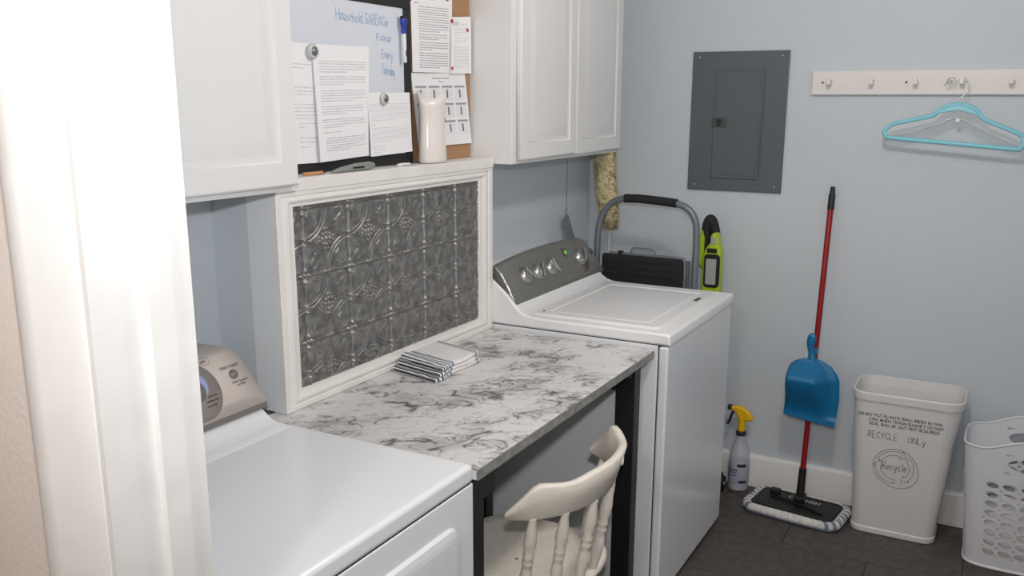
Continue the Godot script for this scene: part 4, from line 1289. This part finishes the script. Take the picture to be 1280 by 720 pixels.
	for i in 33:
		var v := i / 32.0
		var row := [] ; var rb := []
		var xl: float = at.call(left, v) ; var xr: float = at.call(right, v)
		for j in 29:
			var u := j / 28.0
			var x := lerpf(xl, xr, u)
			var y := lerpf(lerpf(0.40, 0.375, u), lerpf(0.640, 0.640, u), v)
			var deep := 0.012 if v < 0.12 else lerpf(0.014, 0.092, smoothstep(0.12, 0.70, v) * 0.5 + 0.5 * clampf((v - 0.12) / 0.58, 0, 1))
			deep *= 1.0 - clampf((v - 0.74) / 0.24, 0, 1) * 0.85
			var side := smoothstep(0.0, 0.05, u) * (1.0 - 0.85 * clampf((u - 0.68 + 0.1 * v) / 0.22, 0, 1)) * (1.0 - smoothstep(0.93, 1.0, u))
			if v < 0.12:
				side = maxf(side, 0.75)
			var z := zf + 0.006 + deep * side
			row.append(Vector3(x, y, z))
			rb.append(Vector3(x, y, z - 0.004 if side < 0.02 else maxf(zf, z - 0.005)))
		rows.append(row) ; brow.append(rb)
	grid(st, rows, false, false, 0, true)
	grid(st, brow, false, false, 1, false)
	for e in [0, 28]:
		var ed := []
		for i in 33:
			ed.append([rows[i][e], brow[i][e]])
		grid(st, ed, false, false, 2, e == 28)
	grid(st, [rows[0], brow[0]], false, false, 3)
	grid(st, [rows[32], brow[32]], false, false, 4, true)
	part(dp, "pan", done(st), M.dustpan)
	var hp := [Vector3(1.030, 0.625, zf + 0.012), Vector3(1.026, 0.66, zf + 0.012), Vector3(1.020, 0.69, zf + 0.012), Vector3(1.022, 0.715, zf + 0.012), Vector3(1.026, 0.742, zf + 0.010)]
	part(dp, "handle", tube(smooth_path(hp, 6), func(s): return 0.021 - 0.010 * smoothstep(0.0, 0.3, s) + 0.006 * smoothstep(0.35, 0.75, s) - 0.009 * smoothstep(0.85, 1.0, s), 14, false, 0.55, Vector3.RIGHT), M.dustpan)
	part(dp, "hanging_hole", lathe([Vector2(0.0045, 0), Vector2(0.0045, 0.0015), Vector2(0.001, 0.0015)], 14), M.black, Transform3D(Basis(Vector3.RIGHT, PI / 2) * Basis.from_scale(Vector3(0.8, 1, 1.9)), Vector3(1.0215, 0.722, zf + 0.019)))
	part(dp, "pole_clip", rbox(Vector3(1.012, 0.655, 0.105), Vector3(1.044, 0.675, zf + 0.006), 0.003), M.dustpan)

func loft(levels: Array, per := 6) -> Array:
	# [y, hx, hz, r, cx, cz]
	var rows := []
	for l in levels:
		var row := []
		for p in rrect(l[1], l[2], l[3], per):
			row.append(Vector3(l[4] + p.x, l[0], l[5] + p.y))
		rows.append(row)
	return rows

func build_bin() -> void:
	var t := thing("recycle_bin", "tall white plastic wastebasket with handwritten recycle notes", "bin", Vector3(1.385, 0, 0.15))
	var cx0 := 1.382 ; var cx1 := 1.392
	var bz := 0.146 ; var tz := 0.165
	var st := begin()
	# outside from foot to rim, over and down inside
	var lv := [[0.0, 0.146, 0.088, 0.042, cx0, bz], [0.004, 0.151, 0.092, 0.045, cx0, bz], [0.022, 0.152, 0.093, 0.045, cx0, bz], [0.026, 0.1485, 0.0895, 0.043, cx0, bz],
		[0.53, 0.183, 0.120, 0.055, cx1 - 0.001, tz - 0.001], [0.545, 0.184, 0.121, 0.055, cx1, tz], [0.547, 0.1895, 0.1265, 0.06, cx1, tz], [0.573, 0.1915, 0.1285, 0.06, cx1, tz],
		[0.577, 0.1895, 0.1265, 0.06, cx1, tz], [0.577, 0.1855, 0.1225, 0.057, cx1, tz], [0.54, 0.181, 0.118, 0.052, cx1, tz], [0.03, 0.145, 0.086, 0.03, cx0, bz], [0.012, 0.14, 0.08, 0.03, cx0, bz]]
	var rows := loft(lv)
	grid(st, rows, true, true, 1)
	fan(st, rows[0], false, 90)
	fan(st, rows[-1], true, 91)
	part(t, "body", done(st), M.bin)
	# writing on the front face, local x along +x, y up the slope
	var low := Vector3(cx0, 0.026, bz + 0.0895)
	var high := Vector3(cx1, 0.53, tz - 0.001 + 0.120)
	var up := (high - low).normalized()
	var fx := frame(low + Vector3(0, 0, 0.0009), Vector3(1, 0, 0), up)
	st = begin()
	scribble(st, "DO NOT PUT PLASTIC BAG LINERS IN THIS", Vector2(-0.148, 0.462), 0.285, 0.0105, 0.0017, 0.0)
	scribble(st, "CAN. WHEN TRASH BASKET DO NOT", Vector2(-0.112, 0.445), 0.255, 0.0105, 0.0017, 0.0)
	scribble(st, "SEAL BAG OK, BUT NOT REQUIRED", Vector2(-0.11, 0.428), 0.24, 0.0105, 0.0017, 0.0)
	scribble(st, "RECYCLE", Vector2(-0.11, 0.378), 0.105, 0.026, 0.0017, 0.0)
	scribble(st, "ONLy", Vector2(0.028, 0.378), 0.062, 0.022, 0.0017, 0.0)
	scribble(st, "Recycle", Vector2(-0.052, 0.255), 0.088, 0.032, 0.0018, 0.02)
	# three chasing arrows inside a drawn ring
	var c := Vector2(-0.008, 0.268)
	var loop := []
	for i in 41:
		var a := TAU * i / 40
		loop.append(c + Vector2(cos(a) * 0.076, sin(a) * 0.075) + Vector2(0.008, -0.012) * maxf(0.0, cos(a + 0.7)))
	ribbon(st, loop, 0.0016)
	for ar in [[1.25, 2.75], [3.15, 4.75], [-0.75, 0.75]]:
		var outl := []
		for i in 9:
			var a := lerpf(ar[1], ar[0], i / 8.0)
			outl.append(c + Vector2(cos(a), sin(a)) * 0.066)
		var tip: float = ar[0]
		outl.append(c + Vector2(cos(tip), sin(tip)) * 0.074)
		outl.append(c + Vector2(cos(tip - 0.38), sin(tip - 0.38)) * 0.058)
		outl.append(c + Vector2(cos(tip), sin(tip)) * 0.041)
		for i in 9:
			var a := lerpf(ar[0], ar[1], i / 8.0)
			outl.append(c + Vector2(cos(a), sin(a)) * 0.050)
		outl.append(outl[0])
		ribbon(st, outl, 0.0015)
	part(t, "handwriting", done(st), M.ink_black, fx, "black marker handwriting and recycling arrows")

func build_basket() -> void:
	var t := thing("laundry_basket", "white plastic laundry basket with oval holes beside the bin", "laundry basket", Vector3(1.83, 0, 0.2))
	var cx := 1.838 ; var cz := 0.208
	var hx0 := 0.205 ; var hz0 := 0.118 ; var hx1 := 0.247 ; var hz1 := 0.152
	var H := 0.455
	# perimeter position: s in 0..4, one unit per side (long near, short, long far, short)
	var point := func(s: float, y: float, off: float) -> Vector3:
		var f := y / H
		var hx := lerpf(hx0, hx1, f) + off
		var hz := lerpf(hz0, hz1, f) + off
		var side := int(floorf(s)) % 4
		var q := s - floorf(s)
		var a := (side + q) * PI / 2 - 3 * PI / 4
		# superellipse keeps the corners round
		var lin := q * 2.0 - 1.0
		var p := Vector2.ZERO
		match side:
			0: p = Vector2(lin, 1)
			1: p = Vector2(1, -lin)
			2: p = Vector2(-lin, -1)
			3: p = Vector2(-1, lin)
		var e := 5.0
		var k := pow(pow(absf(p.x), e) + pow(absf(p.y), e), -1.0 / e)
		return Vector3(cx + p.x * k * hx, y, cz + p.y * k * hz)
	var top := func(s: float) -> float:
		var side := int(floorf(s)) % 4
		var q := s - floorf(s)
		if side % 2 == 0:
			return H + 0.045 * smoothstep(0.08, 0.42, q) * (1.0 - smoothstep(0.58, 0.92, q)) + 0.0
		return H - 0.006 * sin(q * PI)
	var th := 0.0028
	var st := begin()
	# holed cell: s0..s1, y0..y1 with an oval
	var cell := func(s0: float, s1: float, y0: float, y1: float, rx: float, ry: float) -> void:
		var nn := 20
		for face in 2:
			var off := 0.0 if face == 0 else -th
			for i in nn:
				var qs := []
				for w in [i, i + 1]:
					var a: float = TAU * w / nn
					var dir := Vector2(cos(a), sin(a))
					var kk := 1.0 / maxf(absf(dir.x), absf(dir.y))
					var ov := Vector2(dir.x * rx, dir.y * ry)
					qs.append([point.call(lerpf(s0, s1, 0.5 + dir.x * kk * 0.5), lerpf(y0, y1, 0.5 + dir.y * kk * 0.5), off), point.call(lerpf(s0, s1, 0.5 + ov.x * 0.5), lerpf(y0, y1, 0.5 + ov.y * 0.5), off)])
				st.set_smooth_group(0 if face == 0 else 1)
				if face == 0:
					quad(st, qs[0][1], qs[0][0], qs[1][0], qs[1][1])
				else:
					quad(st, qs[0][0], qs[0][1], qs[1][1], qs[1][0])
		st.set_smooth_group(2)
		for i in nn:
			var e := []
			for w in [i, i + 1]:
				var a: float = TAU * w / nn
				var ss := lerpf(s0, s1, 0.5 + cos(a) * rx * 0.5)
				var yy := lerpf(y0, y1, 0.5 + sin(a) * ry * 0.5)
				e.append([point.call(ss, yy, 0.0008), point.call(ss, yy, -th)])
			quad(st, e[0][0], e[1][0], e[1][1], e[0][1])
	var plain := func(s0: float, s1: float, y0, y1, n: int, m: int) -> void:
		for face in 2:
			var off := 0.0 if face == 0 else -th
			var rows := []
			for i in m + 1:
				var row := []
				for j in n + 1:
					var s := lerpf(s0, s1, float(j) / n)
					var a: float = y0 if y0 is float else top.call(s)
					var b: float = y1 if y1 is float else top.call(s)
					row.append(point.call(s, lerpf(a, b, float(i) / m), off))
				rows.append(row)
			grid(st, rows, false, false, face, face == 0)
	var ya := 0.05 ; var yb := 0.345 ; var yc := 0.375 ; var yd := 0.435
	for side in 4:
		var cols := 6 if side % 2 == 0 else 3
		var m0 := 0.13 if side % 2 == 0 else 0.2
		plain.call(side + 0.0, side + m0, 0.0, null, 6, 8)
		plain.call(side + 1.0 - m0, side + 1.0, 0.0, null, 6, 8)
		plain.call(side + m0, side + 1.0 - m0, 0.0, ya, 10, 1)
		for c in cols:
			var s0 := lerpf(side + m0, side + 1.0 - m0, float(c) / cols)
			var s1 := lerpf(side + m0, side + 1.0 - m0, float(c + 1) / cols)
			for r in 8:
				cell.call(s0, s1, lerpf(ya, yb, r / 8.0), lerpf(ya, yb, (r + 1) / 8.0), 0.80, 0.74)
		plain.call(side + m0, side + 1.0 - m0, yb, yc, 10, 1)
		if side % 2 == 0:
			plain.call(side + m0, side + 0.27, yc, null, 6, 3)
			plain.call(side + 0.73, side + 1.0 - m0, yc, null, 6, 3)
			cell.call(side + 0.27, side + 0.73, yc, yd + 0.015, 0.94, 0.78)
			plain.call(side + 0.27, side + 0.73, yd + 0.015, null, 10, 2)
		else:
			plain.call(side + m0, side + 1.0 - m0, yc, null, 10, 3)
	part(t, "body", done(st), M.basket)
	# rolled rim and foot
	var rim := [] ; var foot := [] ; var base := []
	for i in 120:
		var s := 4.0 * i / 120
		rim.append(point.call(s, top.call(s), -0.0014))
		foot.append(point.call(s, 0.006, -0.001))
		base.append(point.call(s, 0.004, -0.004))
	part(t, "rim", tube(rim, 0.0042, 8, true), M.basket)
	part(t, "foot", tube(foot, 0.006, 8, true), M.basket)
	st = begin()
	fan(st, base, true, 3)
	part(t, "bottom", done(st), M.basket)
	# washing in the lower half
	st = begin()
	var nz := FastNoiseLite.new() ; nz.seed = 5 ; nz.frequency = 7.0
	var rows := []
	for i in 14:
		var v := i / 13.0
		var row := []
		var shrink := cos(v * PI / 2)
		for j in 48:
			var s := 4.0 * j / 48
			var p: Vector3 = point.call(s, 0.02 + 0.16 * minf(1.0, v * 1.6), -0.014)
			var q := Vector3(cx + (p.x - cx) * pow(shrink, 0.35), 0.012 + 0.20 * sin(v * PI / 2), cz + (p.z - cz) * pow(shrink, 0.35))
			q.y += nz.get_noise_3dv(q * 2.0) * 0.03 * v
			row.append(q)
		rows.append(row)
	grid(st, rows, true, false, 0, true)
	single("white_laundry", done(st), M.cloth_white, "heap of white laundry inside the plastic basket", "laundry")

func build_ladder() -> void:
	var t := thing("step_ladder", "folded grey step ladder with a black tray behind the washer", "step ladder", Vector3(0.365, 0, 0.26))
	var z := 0.27
	var xa := 0.157 ; var xb := 0.576
	var path := [Vector3(xa + 0.01, 0.02, 0.33), Vector3(xa, 0.5, 0.30), Vector3(xa, 0.95, z + 0.005), Vector3(xa + 0.002, 1.10, z), Vector3(xa + 0.02, 1.165, z), Vector3(xa + 0.055, 1.212, z), Vector3(xa + 0.11, 1.236, z), Vector3(xa + 0.18, 1.238, z), Vector3(xb - 0.15, 1.233, z), Vector3(xb - 0.08, 1.226, z), Vector3(xb - 0.035, 1.205, z), Vector3(xb - 0.008, 1.165, z), Vector3(xb, 1.10, z), Vector3(xb + 0.002, 0.95, z + 0.005), Vector3(xb, 0.5, 0.30), Vector3(xb - 0.01, 0.02, 0.33)]
	part(t, "frame", tube(smooth_path(path, 6), 0.0135, 14), M.ladder)
	part(t, "grip", tube([Vector3(xa + 0.115, 1.2375, z), Vector3(xa + 0.18, 1.2385, z), Vector3(xb - 0.15, 1.2335, z), Vector3(xb - 0.085, 1.228, z)], 0.0175, 16), M.rubber)
	# rear legs
	for s in [xa + 0.035, xb - 0.035]:
		part(t, "rear_leg", tube([Vector3(s, 0.02, 0.20), Vector3(s, 0.6, 0.235), Vector3(s, 1.0, 0.255)], 0.011, 10), M.ladder)
	for s in [[xa + 0.01, 0.33], [xb - 0.01, 0.33], [xa + 0.035, 0.20], [xb - 0.035, 0.20]]:
		part(t, "foot", lathe([Vector2(0.018, 0), Vector2(0.018, 0.03), Vector2(0.015, 0.034)], 14), M.rubber, Transform3D(Basis(), Vector3(s[0], 0, s[1])))
	# ribbed steps folded flat
	var tray := [[0.195, 0.54, 0.745, 1.014], [0.195, 0.54, 0.47, 0.69], [0.195, 0.54, 0.2, 0.42]]
	for s in tray:
		var stp := part(t, "step", rbox(Vector3(s[0], s[2], 0.292), Vector3(s[1], s[3], 0.316), 0.010, 4), M.rubber)
		var st := begin()
		for i in 9:
			var y: float = lerpf(s[2] + 0.02, s[3] - 0.02, i / 8.0)
			rbox_to(st, Vector3(s[0] + 0.02, y - 0.004, 0.314), Vector3(s[1] - 0.02, y + 0.004, 0.3185), 0.0015, 1)
		part(stp, "rib", st.commit(), M.rubber)
		part(stp, "edge", tube(smooth_path([Vector3(s[1] + 0.004, s[2] + 0.02, 0.304), Vector3(s[1] + 0.005, s[3] - 0.02, 0.304), Vector3(s[1] - 0.008, s[3] - 0.002, 0.304), Vector3(s[1] - 0.03, s[3] + 0.003, 0.304), Vector3(s[0] + 0.03, s[3] + 0.003, 0.304)], 4), 0.006, 8), M.ladder)
	part(t, "carry_loop", tube(smooth_path([Vector3(0.315, 1.01, 0.30), Vector3(0.32, 1.034, 0.30), Vector3(0.335, 1.043, 0.30), Vector3(0.40, 1.042, 0.30), Vector3(0.417, 1.036, 0.30), Vector3(0.424, 1.01, 0.30)], 4), 0.004, 8), M.ladder)
	part(t, "tray_catch", rbox(Vector3(0.263, 1.008, 0.292), Vector3(0.284, 1.028, 0.31), 0.003), M.black)

func build_stick_cleaner() -> void:
	var t := thing("stick_cleaner", "lime green and black upright cleaner standing behind the washer", "cleaner", Vector3(0.61, 0, 0.12))
	var z := 0.12
	# lime body: front shell, waisted like a bottle
	var shell := path2([0.574, 0.66, 0.640, 0.66, 0.647, 0.80, 0.649, 0.93, 0.647, 1.03, 0.641, 1.052, 0.634, 1.062, 0.632, 1.092, 0.626, 1.104, 0.612, 1.106, 0.604, 1.096, 0.602, 1.066, 0.592, 1.052, 0.580, 1.03, 0.574, 0.95])
	part(t, "shell", extrude(shell, z - 0.005, z + 0.055, 0.008), M.lime)
	part(t, "label_panel", rings(0.032, 0.068, 0.016, [[0.0, 0.0], [0.0, 0.006], [0.004, 0.009], [0.01, 0.009]], 5), M.black, Transform3D(Basis(), Vector3(0.6165, 0.955, z + 0.053)))
	part(t, "label", rings(0.021, 0.052, 0.004, [[0.0, 0.0], [0.0, 0.0105], [0.001, 0.011]], 3), M.label_grey, Transform3D(Basis(), Vector3(0.6145, 0.952, z + 0.053)))
	part(t, "badge", rbox(Vector3(0.593, 1.027, z + 0.05), Vector3(0.634, 1.046, z + 0.058), 0.003), M.black)
	part(t, "window", rbox(Vector3(0.606, 1.062, z + 0.05), Vector3(0.628, 1.092, z + 0.0575), 0.006, 3), M.label_grey)
	# dark handle arching behind, with its lime back
	part(t, "handle", tube(smooth_path([Vector3(0.574, 0.93, z - 0.02), Vector3(0.566, 1.04, z - 0.02), Vector3(0.566, 1.12, z - 0.02), Vector3(0.578, 1.152, z - 0.02), Vector3(0.592, 1.135, z - 0.02), Vector3(0.606, 1.08, z - 0.02), Vector3(0.615, 1.0, z - 0.02)], 6), func(s): return 0.021 - 0.004 * absf(s - 0.5), 14), M.rubber)
	part(t, "back_shell", extrude(path2([0.53, 0.98, 0.548, 0.955, 0.57, 0.95, 0.572, 1.08, 0.556, 1.12, 0.545, 1.10, 0.53, 1.05]), z - 0.045, z + 0.0, 0.008), M.lime)
	# stem and floor head
	part(t, "stem", tube([Vector3(0.606, 0.07, z), Vector3(0.606, 0.4, z + 0.01), Vector3(0.607, 0.68, z + 0.02)], 0.017, 12), M.rubber)
	part(t, "floor_head", rbox(Vector3(0.545, 0.004, 0.055), Vector3(0.69, 0.07, 0.165), 0.022, 4), M.black)
	part(t, "wheel", lathe([Vector2(0.012, 0.0), Vector2(0.032, 0.001), Vector2(0.034, 0.008), Vector2(0.032, 0.016), Vector2(0.012, 0.017)], 20), M.black, Transform3D(Basis(Vector3(0, 0, 1), -PI / 2), Vector3(0.69, 0.035, 0.125)))
	part(t, "wheel_hub", lathe([Vector2(0.011, 0.0), Vector2(0.011, 0.004), Vector2(0.001, 0.006)], 14), M.satin, Transform3D(Basis(Vector3(0, 0, 1), -PI / 2), Vector3(0.706, 0.035, 0.125)))

func build_bottle() -> void:
	var c := Vector3(0.750, 0, 0.066)
	var xf := Transform3D(Basis(), c)
	var t := thing("spray_bottle", "clear spray bottle with a yellow trigger head on the floor", "spray bottle", c)
	var b := part(t, "bottle", lathe([Vector2(0.036, 0.001), Vector2(0.042, 0.004), Vector2(0.043, 0.012), Vector2(0.042, 0.15), Vector2(0.040, 0.17), Vector2(0.030, 0.20), Vector2(0.020, 0.228), Vector2(0.0165, 0.25)], 28), M.bottle, xf)
	part(b, "liquid", lathe([Vector2(0.035, 0.0035), Vector2(0.0405, 0.008), Vector2(0.0405, 0.118), Vector2(0.001, 0.118)], 24), M.liquid, xf)
	part(b, "label", lathe([Vector2(0.0433, 0.035), Vector2(0.0436, 0.036), Vector2(0.0432, 0.132), Vector2(0.0428, 0.133)], 28), M.bottle_label, xf)
	for r in [[0.112, 0.126, 0.6, 1.5], [0.040, 0.052, 0.5, 1.3], [0.085, 0.088, 1.5, 2.4], [0.095, 0.1, 1.4, 2.5], [0.072, 0.075, 1.5, 2.5]]:
		var st := begin()
		var rows := [[], []]
		for i in 9:
			var a := lerpf(r[2], r[3], i / 8.0)
			rows[0].append(Vector3(0.0439 * cos(a), r[0], 0.0439 * sin(a)))
			rows[1].append(Vector3(0.0439 * cos(a), r[1], 0.0439 * sin(a)))
		grid(st, rows, false, false, 0, true)
		part(b, "print", done(st), M.navy, xf)
	part(t, "collar", lathe([Vector2(0.018, 0.243), Vector2(0.0205, 0.245), Vector2(0.0205, 0.262), Vector2(0.016, 0.264)], 20), M.navy, xf)
	part(t, "neck", lathe([Vector2(0.0155, 0.262), Vector2(0.0145, 0.30), Vector2(0.015, 0.325)], 18), M.yellow, xf)
	# head: nozzle points to the washer
	var head := path2([0.04, 0.312, 0.047, 0.320, 0.044, 0.334, 0.028, 0.350, 0.005, 0.366, -0.02, 0.372, -0.045, 0.366, -0.048, 0.350, -0.03, 0.343, -0.018, 0.330, -0.016, 0.315, 0.016, 0.310])
	part(t, "trigger_head", extrude(head, -0.014, 0.014, 0.006), M.yellow, xf)
	part(t, "nozzle", rbox(Vector3(-0.062, 0.350, -0.010), Vector3(-0.044, 0.370, 0.010), 0.003), M.navy, xf)
	part(t, "trigger", tube(smooth_path([Vector3(-0.034, 0.348, 0), Vector3(-0.044, 0.33, 0), Vector3(-0.05, 0.305, 0), Vector3(-0.06, 0.285, 0)], 5), 0.0055, 8), M.navy, xf)

func build_duster() -> void:
	var t := thing("fluffy_duster", "yellowish fluffy duster on a silver rod in the wall corner", "duster", Vector3(0.11, 0, 0.09))
	part(t, "rod", tube([Vector3(0.112, 0.0, 0.085), Vector3(0.125, 0.6, 0.087), Vector3(0.137, 1.12, 0.092)], 0.0068, 10), M.rod)
	part(t, "rod_end", lathe([Vector2(0.012, 0.0), Vector2(0.012, 0.09), Vector2(0.008, 0.1)], 14), M.black, Transform3D(Basis(), Vector3(0.112, 0, 0.085)))
	# core wand with shaggy strands
	var axis := smooth_path([Vector3(0.139, 1.085, 0.094), Vector3(0.134, 1.13, 0.094), Vector3(0.122, 1.20, 0.092), Vector3(0.108, 1.30, 0.088), Vector3(0.101, 1.40, 0.083), Vector3(0.099, 1.48, 0.08)], 8)
	var rad := func(s: float) -> float: return 0.024 + 0.018 * smoothstep(0.0, 0.45, s) - 0.022 * smoothstep(0.85, 1.0, s)
	var st := begin()
	var r2 := RandomNumberGenerator.new() ; r2.seed = 12
	var rows := [] ; var cols := []
	for i in axis.size():
		var s := float(i) / (axis.size() - 1)
		var row := [] ; var cr := []
		for j in 20:
			var a := TAU * j / 20
			var r: float = rad.call(s) * r2.randf_range(0.75, 1.05)
			row.append(axis[i] + Vector3(cos(a) * r * 1.15, 0, sin(a) * r * 0.9))
			var g := r2.randf()
			cr.append(Color(0.62, 0.50, 0.22).lerp(Color(0.70, 0.64, 0.46), g))
		rows.append(row) ; cols.append(cr)
	grid(st, rows, true, false, 0, false, cols)
	part(t, "wand", done(st), M.fluff)
	st = begin()
	for i in 2600:
		var s := r2.randf()
		var f := s * (axis.size() - 1)
		var ia := mini(int(f), axis.size() - 2)
		var c: Vector3 = axis[ia].lerp(axis[ia + 1], f - ia)
		var a := r2.randf() * TAU
		var r: float = rad.call(s)
		var o := Vector3(cos(a) * 1.15, 0, sin(a) * 0.9)
		var base := c + o * r * 0.75
		var dir := (o + Vector3(r2.randf_range(-0.5, 0.5), r2.randf_range(-1.0, 0.5), r2.randf_range(-0.5, 0.5))).normalized()
		var tip := base + dir * r2.randf_range(0.012, 0.024)
		var side := dir.cross(Vector3(r2.randf() - 0.5, r2.randf() - 0.5, r2.randf() - 0.5)).normalized() * 0.0022
		var pale := r2.randf()
		var col := Color(0.60, 0.47, 0.18).lerp(Color(0.78, 0.72, 0.55), pale * pale)
		if s < 0.2:
			col = col.lerp(Color(0.74, 0.68, 0.52), 0.5)
		st.set_color(col)
		tri(st, base - side, base + side, tip)
		tri(st, base + side, base - side, tip + side * 0.4)
	var strands := part(t, "strands", done(st), M.fluff)
	strands.set_meta("kind", "stuff")

func build_spatula() -> void:
	var ZS := 0.29
	var t := thing("hanging_scraper", "grey metal scraper hanging by a thin wire on the wall", "scraper", Vector3(0.02, 1.02, ZS))
	part(t, "nail", tube([Vector3(-0.0015, 1.62, ZS), Vector3(0.03, 1.622, ZS)], 0.0016, 8), M.steel_dark)
	part(t, "wire", tube([Vector3(0.022, 1.622, ZS), Vector3(0.022, 1.4, ZS), Vector3(0.022, 1.185, ZS + 0.003)], 0.0011, 6), M.black)
	part(t, "ring", tube([Vector3(0.022, 1.187, ZS + 0.003), Vector3(0.022, 1.178, ZS + 0.011), Vector3(0.022, 1.166, ZS + 0.011), Vector3(0.022, 1.158, ZS + 0.004), Vector3(0.022, 1.166, ZS - 0.004), Vector3(0.022, 1.178, ZS - 0.004)], 0.001, 6, true), M.black)
	# blade outline in z (local x = smaller z), y
	var blade := path2([0.0, 0.0, 0.010, -0.006, 0.022, -0.045, 0.052, -0.128, 0.022, -0.136, -0.004, -0.075, -0.016, -0.05, -0.018, -0.028, -0.008, -0.010])
	if Geometry2D.is_polygon_clockwise(PackedVector2Array(blade)):
		blade.reverse()
	part(t, "blade", extrude(blade, -0.0015, 0.0015, 0.0006), M.steel_dark, frame(Vector3(0.024, 1.162, ZS + 0.005), Vector3(0.55, 0, -0.83), Vector3.UP))
